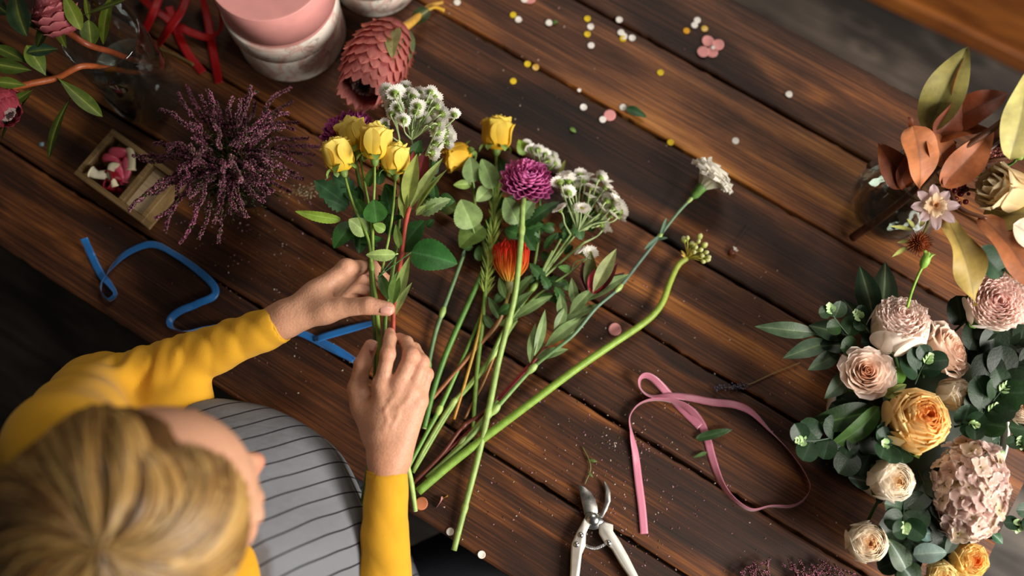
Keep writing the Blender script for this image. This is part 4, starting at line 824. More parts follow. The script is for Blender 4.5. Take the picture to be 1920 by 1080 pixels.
roots = [P(*q) for q in ((1036, 470, .774), (1052, 448, .776), (1070, 440, .776), (1084, 434, .776), (1095, 455, .772))]
spray(t, near(heads, roots), heads, 0, H('94a770'), hr=.0105, axfn=axl, sr=.0010)
for k, q in enumerate(roots): stemobj(t, [q, q * .5 + P(1006, 530, .768) * .5, P(1006, 532, .768)], [.0013, .0017], H('7f9654'), 6)
stemobj(t, PP([(1014, 520, .769), (1000, 540, .768), (975, 575, .766), (944, 622, .764), (905, 695, .760), (850, 760, .757), (774, 886, .755)]), [.0024, .0026, .0026, .0024], H('7d9a48'), 8, nodes=((P(1000, 540, .768), .0038), (P(905, 695, .76), .0036)))
for k in range(26):
    x = rng.uniform(1000, 1105); y = rng.uniform(400, 560); 
    if x - 1000 > (600 - y) * .75: continue
    b = P(x, y, .766 + rng.uniform(0, .008)); a = rng.uniform(0, 6.283); e = b + np.array([math.cos(a), math.sin(a), .15]) * rng.uniform(.018, .03)
    leafobj(t, b, e, rng.uniform(.009, .016), col=jit(H('35582a'), .3), roll=rng.uniform(-.6, .6), serr=.3, nu=12, bend=.1)
t = thing('white_daisy_spray', 'short daisy spray peeking out behind the pink chrysanthemum', 'flower', P(1010, 300))
heads = [P(x, y, z_) for x, y, z_ in ((996, 280, .784), (1009, 282, .788), (1022, 290, .785), (1036, 295, .782), (1040, 307, .780), (988, 274, .780), (1028, 302, .788))]
spray(t, [P(1008, 332, .772)] * 7, heads, 0, H('94a770'), hr=.0085, axfn=axh)
stemobj(t, PP([(1008, 332, .772), (1012, 400, .768), (1005, 480, .764), (985, 560, .760), (940, 650, .757)]), .0018, H('6a8544'), 6)
for b, e, wd, c in (((985, 290, .775), (972, 262, .785), .016, '7f9f3a'), ((1045, 335, .77), (1060, 300, .774), .007, '7e7f3a'), ((1030, 320, .77), (1044, 292, .78), .009, '6f8a40')): leafobj(t, P(*b), P(*e), wd, col=H(c), serr=.2)
t = thing('white_daisy', 'single small white daisy beside the dark red leucadendron', 'flower', P(1080, 500)); heads = [P(1106, 476, .785), P(1091, 474, .785)]
spray(t, [P(1072, 508, .776)] * 2, heads, 0, H('9db078'), hr=.0098, axfn=lambda p, b: nrm(np.array([.2, .3, .9]) if p is heads[0] else np.array([-.5, .5, .3])))
stemobj(t, PP([(1072, 508, .776), (1040, 530, .770), (1000, 560, .766), (960, 600, .762)]), [.0011, .0015, .0018], H('7f9a52'), 6)
for b, e, wd in (((1072, 508, .775), (1046, 500, .78), .010), ((1050, 524, .772), (1066, 545, .766), .011), ((1030, 536, .77), (1012, 520, .775), .009), ((1010, 556, .768), (1052, 560, .765), .011)): leafobj(t, P(*b), P(*e), wd, col=H('4f7434'), serr=.2, nu=12)
# pincushion
t = thing('pincushion_flower', 'orange red pincushion flower partly behind a green stem', 'flower', P(952, 530))
pb = P(955, 532, .764); pax = nrm(P(960, 455, .784) - pb); R = frame(pax); m = MB()
for i in range(70):
    q = (i + .5) / 70; az = i * 2.39996; ro = .0235 * (.35 + .65 * q ** .6); Ht = .052 * (1.05 - .18 * q) * rng.uniform(.94, 1.04)
    pts = [(.004 * q, 0), (ro * .55, Ht * .22), (ro * .95, Ht * .5), (ro * 1.0, Ht * .78), (ro * .99, Ht * .93), (ro * .88, Ht * 1.0)]
    c, s = math.cos(az), math.sin(az); m.tube([R @ np.array([a * c, a * s, b]) + pb for a, b in pts], [.00075, .0007, .0006, .0006, .0007, .001], np.array([H('e0cc62'), H('ecb850'), H('f08a30'), H('ec5c20'), H('dc3416'), H('c42212')]), n=4, steps=13)
m.build('styles', M_petal, t); m = MB(); lathe(m, [(.0035, -.012), (.007, -.006), (.0085, .002), (.006, .008), (.0001, .01)], H('6b6a3c'), pb, R, 14); m.build('flower_base', M_plain, t)
stemobj(t, [pb - pax * .01] + list(PP([(946, 575, .770), (930, 610, .766), (880, 668, .760), (796, 764, .756)])), [.0028, .0028, .0026, .0024], np.array([H('6f6a34'), H('8a5a34'), H('965a38')]), 8)
for b, e, wd, c, rl in (((962, 598, .772), (1038, 553, .776), .0125, '6e8550', .1), ((950, 590, .770), (1000, 545, .776), .012, '5a7342', .3), ((940, 602, .768), (915, 556, .772), .011, '4d6438', 0), ((948, 560, .772), (936, 520, .776), .010, '5d7542', .3), ((958, 566, .772), (1004, 512, .774), .012, '4f6a3a', .3), ((935, 610, .766), (970, 600, .768), .010, '586f3e', .2), ((950, 570, .766), (985, 590, .764), .011, '32502a', -.2), ((925, 618, .765), (906, 590, .768), .010, '445e34', 0), ((950, 545, .77), (925, 570, .766), .011, '3e5a30', 0)): leafobj(t, P(*b), P(*e), wd, col=H(c), roll=rl, shape='lance', bend=.08)
# leucadendron lying
t = thing('leucadendron', 'leucadendron with dark red heart and grey-green leaves lying below the daisies', 'flower', P(1040, 610))
lp = PP([(1118, 548, .776), (1090, 570, .776), (1058, 602, .772), (1022, 650, .768), (990, 688, .764), (940, 742, .760), (880, 808, .757), (790, 888, .755)]); stemobj(t, lp, [.0024, .0024, .0022, .0020], np.array([H('8d9a58'), H('8f6a48'), H('a33a44'), H('7a2a2c'), H('54241c')]), 8)
for b, e, wd, c, rl in (((1108, 552, .782), (1108, 470, .792), .017, '5d6437', .2), ((1112, 548, .790), (1156, 466, .798), .018, '8e9660', 0), ((1116, 552, .784), (1158, 492, .790), .016, '5c2026', .1), ((1106, 555, .780), (1092, 490, .782), .016, '56202a', 0), ((1118, 554, .778), (1172, 510, .782), .013, '4a2a22', .1), ((1112, 552, .784), (1134, 508, .794), .013, 'a3303a', 0), ((1106, 548, .786), (1118, 500, .794), .011, 'b8384a', .2)): leafobj(t, P(*b), P(*e), wd, col=H(c), roll=rl, shape='lance', fold=.4, bend=.06, rib=H(c) * 1.25)
for b, e, wd, rl in (((1094, 566, .780), (1180, 514, .784), .0165, .2), ((1068, 590, .778), (1112, 540, .784), .015, .1), ((1040, 622, .776), (1062, 574, .78), .013, -.2), ((1022, 650, .772), (1100, 591, .778), .0155, .1), ((1004, 672, .770), (1066, 655, .772), .013, .2), ((1002, 668, .772), (1022, 580, .778), .012, -.3), ((994, 682, .770), (1004, 606, .774), .011, .2), ((1056, 604, .776), (1050, 550, .78), .013, 0), ((1046, 612, .774), (1130, 570, .772), .014, .4), ((1080, 578, .776), (1072, 520, .778), .012, .2), ((1030, 640, .768), (1086, 622, .764), .012, .3), ((1012, 660, .768), (1012, 630, .764), .010, 0)): leafobj(t, P(*b), P(*e), wd, col=jit(H('758c58'), .15), roll=rl, shape='lance', fold=.25, bend=.07, rib=H('9aad78'))
# carnation
t = thing('carnation', 'long-stemmed white carnation lying on the planks at centre', 'flower', P(1160, 540))
cbs = P(1300, 368, .772); cax = nrm(P(1328, 338, .782) - cbs); R = frame(cax); m = MB(); fr_ = .027
for i in range(46):
    q = math.sqrt((i + .5) / 46); az = i * 2.39996
    petal(m, R, cbs + cax * .012, az, .002, 0, .040 * rng.uniform(.88, 1.06), .030, [8 + 10 * q, 14 + 25 * q, 20 + 52 * q, 30 + 80 * q + rng.uniform(-12, 18)], cup=.4, ruf=.085, c0=H('e6e6cc'), c1=H('f6f1e6'), nu=10, nv=15, um=.78, notch=.05, bw=.2)
m.build('blossom', M_petal2, t); m = MB(); lathe(m, [(.0028, -.002), (.0058, .002), (.0062, .012), (.0072, .020), (.0055, .021)], H('6f9a4c'), cbs, R, 14)
for k in range(5): petal(m, R, cbs, k * 1.2566, .0055, .014, .014, .009, [0, 12, 40, 60], .4, 0, H('6f9a4c'), H('84ab58'), 6, 5, um=.4, bw=.8)
m.build('calyx', M_leaf, t)
cst = PP([(1300, 368, .772), (1270, 400, .768), (1235, 445, .766), (1200, 490, .766), (1160, 540, .772), (1118, 577, .780), (1075, 628, .782), (1035, 660, .778), (998, 691, .770), (925, 772, .764), (870, 832, .760), (800, 896, .757)])
stemobj(t, cst, [.0018, .0019, .002, .0021, .0022, .0022, .0024, .003, .003], np.array([H('6b8a5c'), H('587060'), H('587262'), H('5c7a5a'), H('6a8c50'), H('86a45c'), H('8aa85c')]), 8, nodes=((P(1295, 376, .771), .0028), (P(1235, 445, .766), .003), (P(1160, 540, .772), .0038), (P(998, 691, .770), .0045), (P(925, 772, .764), .0046)), nodecol=H('9cb568'))
for b, e, wd in (((1240, 438, .768), (1250, 408, .784), .0045), ((1237, 444, .768), (1208, 468, .766), .005), ((1232, 450, .766), (1252, 446, .775), .004)): leafobj(t, P(*b), P(*e), wd, col=H('5d7862'), shape='strap', fold=.4)
# thick stem with yellow green buds
t = thing('budding_stem', 'thick curved green stem ending in a cluster of yellow green buds', 'flower', P(1200, 600))
bst = PP([(1288, 484, .762), (1272, 497, .762), (1256, 530, .762), (1243, 565, .762), (1225, 590, .762), (1198, 612, .762), (1150, 644, .764), (1080, 692, .768), (1000, 752, .768), (920, 812, .764), (850, 866, .761), (784, 922, .760)])
stemobj(t, bst, [.0034, .0036, .004, .0042, .0044, .0046, .0046, .0048, .005, .005], np.array([H('a4b04a'), H('93ad42'), H('86a63e'), H('7d9f3c'), H('7a9e42')]), 12)
m = MB(); bl = MB(); tips_ = [(1283, 453), (1289, 449), (1308, 455), (1318, 462), (1322, 474), (1314, 480), (1322, 486), (1303, 466), (1312, 470), (1296, 462), (1326, 482), (1300, 474), (1310, 447), (1316, 490)]
for i, (x, y) in enumerate(tips_):
    p = P(x, y, .768 + .010 * math.sin(i * 2.1) ** 2); b0 = bst[0]; m.tube([b0, .5 * (b0 + p) + np.array([0, 0, .003]), p], .0007, H('b5a845'), n=5, steps=6, cap=False)
    d = nrm(p - b0); s = .0028 if i % 3 else .0038; lathe(bl, [(.0003, -s * .6), (s * .6, -s * .3), (s, s * .5), (s * .8, s * 1.3), (s * .3, s * 1.8), (.0001, s * 1.85)], np.array([H('8a9a3c'), H('a8b84a'), H('c8d070'), H('dcdc98'), H('e4e0a8'), H('e4e0a8')]), p, frame(d), 9)
for k in range(7): a = rng.uniform(0, 6.28); leaf(m, bst[0], bst[0] + np.array([math.cos(a) * .012 + .004, math.sin(a) * .012 + .006, .004]), .003, col=H('b8963c'), nu=5)
m.build('pedicels', M_stem, t); bl.build('buds', M_leaf, t)
# bare stems
def barestem(label, pts, r, c, nodes=(), nc=None, cut=True):
    t = thing('cut_stem', label, 'stem', P(*pts[len(pts) // 2])); stemobj(t, PP(pts), r, c, 9, nodes=[(P(*p), k) for p, k in nodes], nodecol=nc)
    if cut:
        e = P(*pts[-1]); d = nrm(e - P(*pts[-2])); m = MB(); rr = np.atleast_1d(r)[-1]; lathe(m, [(rr * .98, -.001), (rr * .9, .0006), (.0001, .0004)], H('c8cc9a'), e, frame(d), 9); m.build('cut_end', M_plain, t)
barestem('thin grey-green jointed stem nearest to the working hands', [(869, 478, .764), (852, 525, .762), (828, 590, .760), (815, 630, .759), (803, 690, .757), (797, 740, .756)], [.0024, .0024, .0028, .0026, .0022], H('5c7a50'), [((828, 588, .76), .0042), ((806, 690, .757), .004)], H('86a258'))
leafobj(bpy.data.objects['cut_stem'], P(868, 482, .764), P(872, 468, .775), .004, col=H('56735a'), shape='strap')
barestem('dark glossy green stem running beside the right knuckles', [(906, 508, .764), (886, 552, .764), (855, 620, .764), (832, 675, .762), (812, 735, .759), (795, 803, .757)], [.0030, .0033, .0035, .0035, .0034], H('4f7a30'))
barestem('slim jointed stem with pale joint below the dark glossy one', [(905, 585, .758), (880, 645, .758), (852, 708, .758), (822, 772, .757), (800, 812, .756), (764, 880, .755)], [.002, .0022, .0024, .003, .0026, .0024], H('67903c'), [((823, 770, .757), .0042)], H('a0b95e'))
barestem('pale green knobbly stem crossing under the pink chrysanthemum stem', [(968, 600, .758), (925, 665, .758), (880, 722, .758), (845, 762, .757), (800, 835, .756), (776, 882, .755)], [.0024, .0026, .0028, .0028, .0024], H('8fa858'), [((850, 757, .757), .004), ((925, 665, .758), .0042)], H('a2b866'))
barestem('dark red-brown woody stem pointing to the right sleeve', [(935, 742, .761), (905, 775, .760), (868, 800, .759), (830, 850, .758), (776, 905, .757)], [.0022, .0024, .0024, .0026], H('5f2c20'), [((868, 800, .759), .0032)])
barestem('short pale stem with slanted cut end beside the yellow cuff', [(757, 836, .772), (763, 868, .769), (771, 905, .764), (779, 958, .757)], [.0026, .0030, .0034, .0028], H('9fb862'), [((763, 872, .769), .0042)], H('b2c878'))
barestem('thin tan stem leaning under the golden needle sprig', [(930, 660, .757), (905, 720, .757), (884, 760, .756), (872, 785, .755)], .0016, H('9a6a38'))
barestem('pale jointed stem end between the thick budding stem and red stem', [(935, 752, .762), (890, 805, .759), (850, 850, .757), (806, 893, .757)], [.0026, .003, .0038, .0032], H('8fa95c'), [((868, 830, .758), .005)], H('a8be72'))

# ================================================================== small things on the planks
def disc(label, x, y, r, c, cat='confetti', group='paper confetti on the planks', z=None, bend=0.0, name='confetti', mat=None):
    m = MB(); a = np.linspace(0, 6.283, 20, endpoint=False); z = TZ + .0006 if z is None else z; p = P(x, y, z); ph = rng.uniform(0, 3.14)
    G = []
    for k, q in enumerate((0.5, .8, 1.0)):
        X = r * q * np.cos(a); Y = r * q * np.sin(a); u = X * math.cos(ph) + Y * math.sin(ph); G.append(np.stack([X, Y, bend * (u / r) ** 2 * r + 0 * X], -1))
    m.grid(np.array(G) + p, H(c), close=True); m.f.append(np.arange(20)[None, ::-1]); o = m.build(name, mat or M_paper, None, solid=.0004); tag(o, label, cat, group); return o
WH, YE, PK = 'e6e0d8', 'd9b81e', 'd9928e'
CF = [(857, 4, 'w', 'white confetti dot at the top edge beside the protea stem'), (983, -1, 'w', 'white confetti dot at the top edge touching a pink one'), (972, 37, 'w', 'white confetti dot just right of a yellow one above the knot plank'), (1029, 43, 'w', 'lone white confetti dot next to a green fleck'),
      (1107, 50, 'w', 'white confetti dot between two yellow ones in a short column'), (1108, 85, 'w', 'lowest white dot of the confetti column'), (1161, 37, 'w', 'white confetti dot on the dark gap between upper planks'), (1164, 61, 'w', 'white confetti dot topmost of a heap of four'), (1170, 68, 'w', 'white confetti dot overlapping a yellow one in the heap'), (1185, 71, 'w', 'white confetti dot right of the heap'),
      (1307, 38, 'w', 'white confetti dot crossed by a thin dark line above the pink four'), (1302, 47, 'w', 'larger white confetti dot between two orange ones'), (1094, 201, 'w', 'white confetti dot left of the pink and white pair'), (1130, 224, 'w', 'white confetti dot tucked under a pink disc'), (1168, 201, 'w', 'white confetti dot touching the dark leaf scrap'), (1086, 169, 's', 'tiny white confetti chip on the plank gap'),
      (1379, 264, 'w', 'white confetti dot alone on the plank above the carnation'), (1479, 177, 'w', 'white confetti dot with a dark mark on the outer plank'), (1337, 89, 's', 'tiny pale dot lying on the four pink discs'), (844, 997, 'w', 'white confetti dot near the table edge left of the long stem'), (903, 1040, 'w', 'white confetti dot at the table edge right of the long stem'),
      (962, 28, 'y', 'yellow confetti dot left of a white one near the top'), (1101, 35, 'y', 'pale yellow confetti dot topmost in the column'), (1101, 64, 'y', 'yellow confetti dot under the white one in the column'), (1168, 73, 'y', 'yellow confetti dot beneath the white heap'), (1287, 58, 'o', 'orange yellow confetti dot left of the white pair'), (1321, 54, 'g', 'golden confetti dot right of the white pair'), (989, 120, 'y', 'yellow confetti dot at the plank edge beside a shiny gold one'),
      (1004, 126, 'g', 'shiny gold confetti dot at the plank edge'), (962, 152, 'y', 'yellow confetti dot on the dark knotty plank'), (1238, 136, 'y', 'yellow confetti dot alone on the bright plank'), (1257, 267, 'y', 'yellow confetti dot on the gap above the carnation'),
      (993, -2, 'p', 'pink confetti disc cut by the top edge'), (1327, 77, 'p', 'upper left disc of the four pink confetti'), (1346, 84, 'p', 'right disc of the four pink confetti'), (1318, 97, 'p', 'lower left disc of the four pink confetti'), (1335, 98, 'p', 'lowest disc of the four pink confetti'), (1143, 216, 'p', 'pink confetti disc beside a white dot above the daisies'), (1153, 618, 'p', 'pale pink confetti disc half under the budding stem')]
zz = 0
for i, (x, y, k, lab) in enumerate(CF):
    r = {'w': .0046, 's': .0026, 'y': .0044, 'o': .0044, 'g': .0046, 'p': .0080}[k]; c = {'w': WH, 's': WH, 'y': YE, 'o': 'd99a1a', 'g': 'c9a040', 'p': PK}[k]
    z = TZ + .0007 + {'p': .0006 * (i % 4), 'w': .0008 * (i % 2), 's': .003, 'y': 0, 'o': 0, 'g': .0004}[k]
    disc(lab, x, y, r, c, z=z, bend=rng.uniform(0, .25), mat=M_shiny if k == 'g' else None)
disc('orange-brown round disc beside the cut end of the short stem', 790, 944, .0078, 'b56a44', bend=.2)
def petalobj(label, x, y, s, az, c, name='petal', cat='petal', zz=TZ + .0012):
    m = MB(); petal(m, frame((math.cos(az), math.sin(az), .25)), P(x, y, zz), 0, 0, 0, s, s * .9, [0, 5, 10, 30], .4, .06, H(c) * .9, H(c), 7, 7); o = m.build(name, M_petal, None); tag(o, label, cat)
petalobj('curled pink petal by the table edge left of the chrysanthemum stem', 818, 952, .015, .9, 'd69a94'); petalobj('yellow petal fragment above the curled pink petal', 830, 934, .007, .3, 'd8a62a')
m = MB(); boxmb(m, tuple(P(73, 274, TZ + .0003)), tuple(P(73, 274, TZ + .0003) + np.array([.006, .005, .0006])), H('7f9ca8')); o = m.build('paper_scrap', M_paper, None); tag(o, 'tiny pale blue paper scrap near the left edge', 'paper')
def scrap(label, b, e, wd, c, **k):
    m = MB(); leaf(m, P(*b), P(*e), wd, col=H(c), **k); o = m.build('leaf_scrap', M_leaf, None); tag(o, label, 'leaf')
scrap('dark green leaf scrap beside white confetti on the upper plank', (1174, 203, .754), (1212, 220, .755), .0125, '2f5230', wave=.03)
scrap('dark green leaf scrap inside the pink ribbon loop', (1304, 823, .753), (1374, 805, .757), .011, '35512a', wave=.02, bend=.04)
scrap('small green leaf scrap left of the pink ribbon loop leaf', (1326, 848, .752), (1300, 858, .754), .005, '3c5424')
scrap('tiny green fleck above the plank with confetti', (1069, 240, .752), (1080, 248, .752), .006, '5d7a34'); scrap('tiny green fleck beside a white confetti dot at the top', (1036, 44, .752), (1046, 40, .753), .006, '4c6a2c')
t = thing('green_tendril', 'thin curled green tendril above the secateurs', 'sprig', P(1100, 860)); stemobj(t, PP([(1092, 838, .752), (1104, 862, .754), (1107, 880, .753), (1096, 908, .752)]), .0008, H('5a5a2a'), 5)
leafobj(t, P(1105, 862, .754), P(1120, 866, .755), .004, col=H('4a5c2a')); leafobj(t, P(1104, 885, .753), P(1112, 895, .753), .003, col=H('4a5c2a'))
t = thing('lavender_sprig', 'dried lavender sprig with straw stem lying left of the peach rose', 'sprig', P(1420, 712)); stemobj(t, PP([(1500, 680, .754), (1450, 700, .753), (1400, 722, .753), (1345, 728, .753)]), .0006, H('8a7440'), 5)
m = MB(); n = 90; u = rng.random(n); q = np.array([P(1340 + 62 * a, 729 - 6 * a + rng.normal() * 2.6, .7535 + abs(rng.normal()) * .0015) for a in u]); m.inst(FV, FF, np.stack([frame(rng.normal(size=3)) * .0017 for _ in u]), q, np.array([jit(H('5a5468'), .4) for _ in u])); m.build('lavender_head', M_plain, t)
t = thing('dried_bud', 'tiny brown and white dried bud with dark thread stem right of the budding stem', 'flower', P(1376, 470)); stemobj(t, PP([(1378, 464, .754), (1388, 445, .753), (1404, 422, .752)]), .0005, H('2c2016'), 5)
m = MB(); lathe(m, [(.0001, 0), (.0042, .001), (.0048, .0042), (.003, .006), (.0001, .0062)], H('5e2a16'), P(1371, 474, TZ), n=12); m.build('bud', M_plain, t); m = MB()
for k in range(5): petal(m, frame((.5, .4, .6)), P(1376, 470, .755), k * 1.257, .0005, 0, .0055, .0035, [20, 50, 80], .3, .1, H('d9d2c8'), H('e6e0d8'), 5, 5)
m.build('petals', M_petal, t)
# heather sprays at the bottom right
t = thing('heather_sprig', 'loose heather sprays lying at the bottom edge left of the cream rose', 'plant', P(1510, 1075))
for k in range(26):
    x = rng.uniform(1410, 1600); b = P(x + rng.uniform(-70, 90), rng.uniform(1085, 1125), .757); e = P(x, rng.uniform(1046, 1080), rng.uniform(.755, .764)); md = b * .5 + e * .5 + np.array([rng.uniform(-.012, .012), rng.uniform(-.004, .01), .004]); heather_sprig(t, [b, md, e], size=.0013, tone=1.25, per=170, start=.1)
# crumbs
m = MB(); n = 1000; ctr = [(1170, 900, 90), (1050, 600, 110), (1250, 900, 120), (420, 440, 70), (650, 480, 120), (1400, 930, 160), (1180, 980, 80), (1000, 950, 90), (1090, 790, 60), (900, 150, 130), (1300, 560, 160), (560, 660, 80), (1170, 830, 35), (1330, 700, 130), (1150, 1000, 60), (470, 470, 90)]
q = [];
while len(q) < n:
    cx, cy, s = ctr[rng.integers(len(ctr))]; p = P(rng.normal(cx, s), rng.normal(cy, s * .8), TZ + .0006)
    v = p @ EV; 
    if v > VS[0] + .004 and v < .74 and p @ EU < UEND - .01: q.append(p)
V0 = np.array([(-1, -.5, -.4), (1, -.6, -.4), (.8, .5, -.4), (-.9, .6, -.4), (0, 0, .7)]); F0 = [np.array([(0, 3, 2, 1)]), np.array([(0, 1, 4), (1, 2, 4), (2, 3, 4), (3, 0, 4)])]
pal = [H('b98a94'), H('8a5a66'), H('c9b8a8'), H('6a5a30'), H('5a2f2a'), H('d8ccc0')]
Cc = np.array([pal[rng.choice(6, p=[.22, .25, .15, .15, .18, .05])] for _ in range(n)]); sz = rng.uniform(.0004, .0012, n)
m.inst(V0, F0, np.stack([rotz(rng.uniform(0, 6)) * s for s in sz]), np.array(q), Cc); o = m.build('flower_crumbs', M_plain, None, smooth=False, origin=(0, 0, TZ)); tag(o, 'tiny fallen heather blossoms and plant crumbs scattered over the planks', 'debris', kind='stuff')

# more leaves in the held bouquet and between the lying stems, each a part of its flower
def fill(parent, n, xr, yr, z0, z1, cols, wr=(.009, .017), lr=(.016, .030), skip=None):
    for _ in range(n):
        x = rng.uniform(*xr); y = rng.uniform(*yr)
        if skip and skip(x, y): continue
        b = P(x, y, rng.uniform(z0, z1)); a = rng.uniform(.1, 3.04) if rng.random() < .8 else rng.uniform(3.14, 6.28); e = b + np.array([math.cos(a), math.sin(a), rng.uniform(-.1, .2)]) * rng.uniform(*lr)
        leafobj(parent, b, e, rng.uniform(*wr), col=jit(H(cols[rng.integers(len(cols))]), .15), roll=rng.uniform(-.7, .7), serr=.12, nu=18, bend=.08, fold=.25)
D_ = bpy.data.objects
fill(D_['yellow_rose'], 20, (655, 770), (345, 470), .862, .874, ['2c5022', '355e28', '48702e', '243f1c'], skip=lambda x, y: abs(x - 712) > 60 - (y - 345) * .2)
fill(D_['white_daisy_spray'], 14, (735, 830), (275, 400), .860, .870, ['2a4a20', '35582a', '5a7a3a'])
fill(D_['yellow_rose.001'], 16, (885, 960), (325, 500), .758, .766, ['2c4c22', '3a5e2c', '54763a'])
fill(D_['chrysanthemum.001'], 12, (945, 1040), (385, 480), .760, .774, ['26421e', '2f5226', '42662e'])
fill(D_['white_daisy_spray.001'], 14, (1040, 1120), (375, 470), .758, .768, ['2f4f26', '3d6030', '5c7c44'], wr=(.006, .011), lr=(.012, .02))
P_full = P
def P(px, py, z=TZ): return P_full(px, py, TZ + (z - TZ) * .80)      # this arrangement stands lower
# ================================================================== arrangement in the round white box
bxc = P_full(1728, 788, .778); bxc[2] = TZ
t = thing('flower_tray', 'round white shallow tray under the pale roses and eucalyptus', 'tray', bxc)
m = MB(); r, h = .104, .026; lathe(m, [(.0001, .001), (r - .001, .001), (r, .002), (r, h), (r - .0006, h + .0006), (r - .0024, h + .0006), (r - .003, h), (r - .003, .004), (.0001, .004)], H('d8d2c8'), bxc, n=96); m.build('tray_wall', M_paper, t)
m = MB(); lathe(m, [(.0001, .0045), (r - .0035, .0045), (r - .006, .018), (r * .8, .040), (r * .6, .052), (.0001, .056)], H('1e2a16'), bxc, n=48); m.build('floral_foam', M_plain, t)
CX = bxc + np.array([0, 0, .035])
def flower_stem(t, p, ax, c='3c5a2a', r=.002):
    b = CX + (p - CX) * .35; b[2] = TZ + .03; stemobj(t, [p - ax * .018, p - ax * .03 + np.array([0, 0, -.004]), b], r, H(c), 6)
def setflower(name, label, px, py, z, fn, axis, *a, **k):
    p = P(px, py, z); ax = nrm(np.asarray(axis, float)); t = thing(name, label, 'flower', p); fn(t, p, ax, *a, **k); flower_stem(t, p, ax)
    m = MB(); sepals(m, frame(ax), p - ax * a[0] * .95, a[0] * .12, 5, a[0] * .9, a[0] * .4, [70, 60, 40], H('5a7a38')); m.build('sepals', M_leaf, t); return t
def LT(c): return H(c) ** .62
def rs(t, p, ax, r, co, cm, ch, **k): spiral_rose(t, p, ax, r, (LT(co), LT(cm), LT(ch)), **k)
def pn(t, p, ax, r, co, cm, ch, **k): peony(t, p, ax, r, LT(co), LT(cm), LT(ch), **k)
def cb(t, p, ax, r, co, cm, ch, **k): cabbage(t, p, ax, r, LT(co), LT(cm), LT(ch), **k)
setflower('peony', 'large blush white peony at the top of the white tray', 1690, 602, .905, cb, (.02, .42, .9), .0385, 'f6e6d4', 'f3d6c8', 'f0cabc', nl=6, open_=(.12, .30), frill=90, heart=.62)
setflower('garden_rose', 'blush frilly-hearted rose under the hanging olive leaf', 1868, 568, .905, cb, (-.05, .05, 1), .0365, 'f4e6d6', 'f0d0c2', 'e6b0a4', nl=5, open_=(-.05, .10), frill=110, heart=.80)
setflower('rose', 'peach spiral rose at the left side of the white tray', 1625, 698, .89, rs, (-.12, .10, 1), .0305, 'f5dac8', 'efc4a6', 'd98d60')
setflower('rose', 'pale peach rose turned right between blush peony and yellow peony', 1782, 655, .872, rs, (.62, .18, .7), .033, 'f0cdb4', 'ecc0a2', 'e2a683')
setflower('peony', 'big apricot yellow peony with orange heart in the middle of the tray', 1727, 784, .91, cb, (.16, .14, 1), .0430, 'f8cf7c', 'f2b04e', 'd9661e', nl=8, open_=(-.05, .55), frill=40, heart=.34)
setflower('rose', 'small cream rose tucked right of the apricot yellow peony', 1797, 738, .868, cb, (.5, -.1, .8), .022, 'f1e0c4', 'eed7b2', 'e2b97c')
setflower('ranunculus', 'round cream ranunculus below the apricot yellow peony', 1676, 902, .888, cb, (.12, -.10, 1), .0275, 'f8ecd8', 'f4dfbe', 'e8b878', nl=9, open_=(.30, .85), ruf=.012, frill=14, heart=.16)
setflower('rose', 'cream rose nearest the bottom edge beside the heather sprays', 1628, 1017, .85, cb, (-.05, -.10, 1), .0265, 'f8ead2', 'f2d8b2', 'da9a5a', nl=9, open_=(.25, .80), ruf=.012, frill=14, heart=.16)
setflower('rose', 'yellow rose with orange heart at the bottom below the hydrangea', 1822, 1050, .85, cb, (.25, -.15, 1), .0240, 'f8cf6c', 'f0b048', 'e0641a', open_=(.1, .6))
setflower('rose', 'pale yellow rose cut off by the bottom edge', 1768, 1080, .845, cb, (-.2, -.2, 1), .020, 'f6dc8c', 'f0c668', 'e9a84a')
setflower('rose', 'peach cream rose cut off by the right edge', 1922, 765, .865, cb, (-.4, .1, .9), .025, 'f0dcc0', 'ecc9a4', 'e0a878')
# hydrangea
t = thing('hydrangea', 'dusty mauve hydrangea head at the lower right of the tray', 'flower', P(1815, 915, .87)); hc_ = P(1813, 918, .865); fls = []
hm = []
for v in range(5):
    m = MB()
    for k in range(4): petal(m, np.eye(3), (0, 0, 0), k * 1.5708 + rng.uniform(-.12, .12), .0006, 0, .0108 * rng.uniform(.9, 1.1), .0122, [62, 78, 84, 90 + rng.uniform(-14, 22)], .25, .09, H(['cbb096', 'bf9a8c', 'c9b48c', 'bd9a90', 'cfb0a0'][v]), H(['e4c6ba', 'd0a8a0', 'dcc0a8', 'd9b8b0', 'ecd8ce'][v]), 7, 7, um=.55, bw=.4, edge=H('f0e0d6'))
    lathe(m, [(.0012, -.006), (.0008, 0), (.0012, .001), (.0001, .0018)], H('9a8a4a'), n=6); o = m.build('floret', M_petal2, None, origin=(0, 0, 0)); hm.append(o.data); bpy.data.objects.remove(o)
for i in range(88):
    q = (i + .5) / 88; pol = math.acos(1 - q * 1.15); az = i * 2.39996
    d = np.array([math.sin(pol) * math.cos(az), math.sin(pol) * math.sin(az), math.cos(pol)]); sz = np.array([.036, .052, .036]) * (1 + rng.uniform(-.08, .06))
    R0 = rotz(-.25); p = hc_ + R0 @ (d * sz); ax = nrm(R0 @ (d / sz) + rng.normal(size=3) * 6)
    o = bpy.data.objects.new('floret', hm[rng.integers(5)]); COL.objects.link(o); o.parent = t
    M = Matrix(frame(ax, spin=rng.uniform(0, 6)).tolist()).to_4x4(); M.translation = Vector((p - np.array(t['_o'])).tolist()); o.matrix_basis = M @ Matrix.Scale(rng.uniform(.9, 1.15), 4)
m = MB()
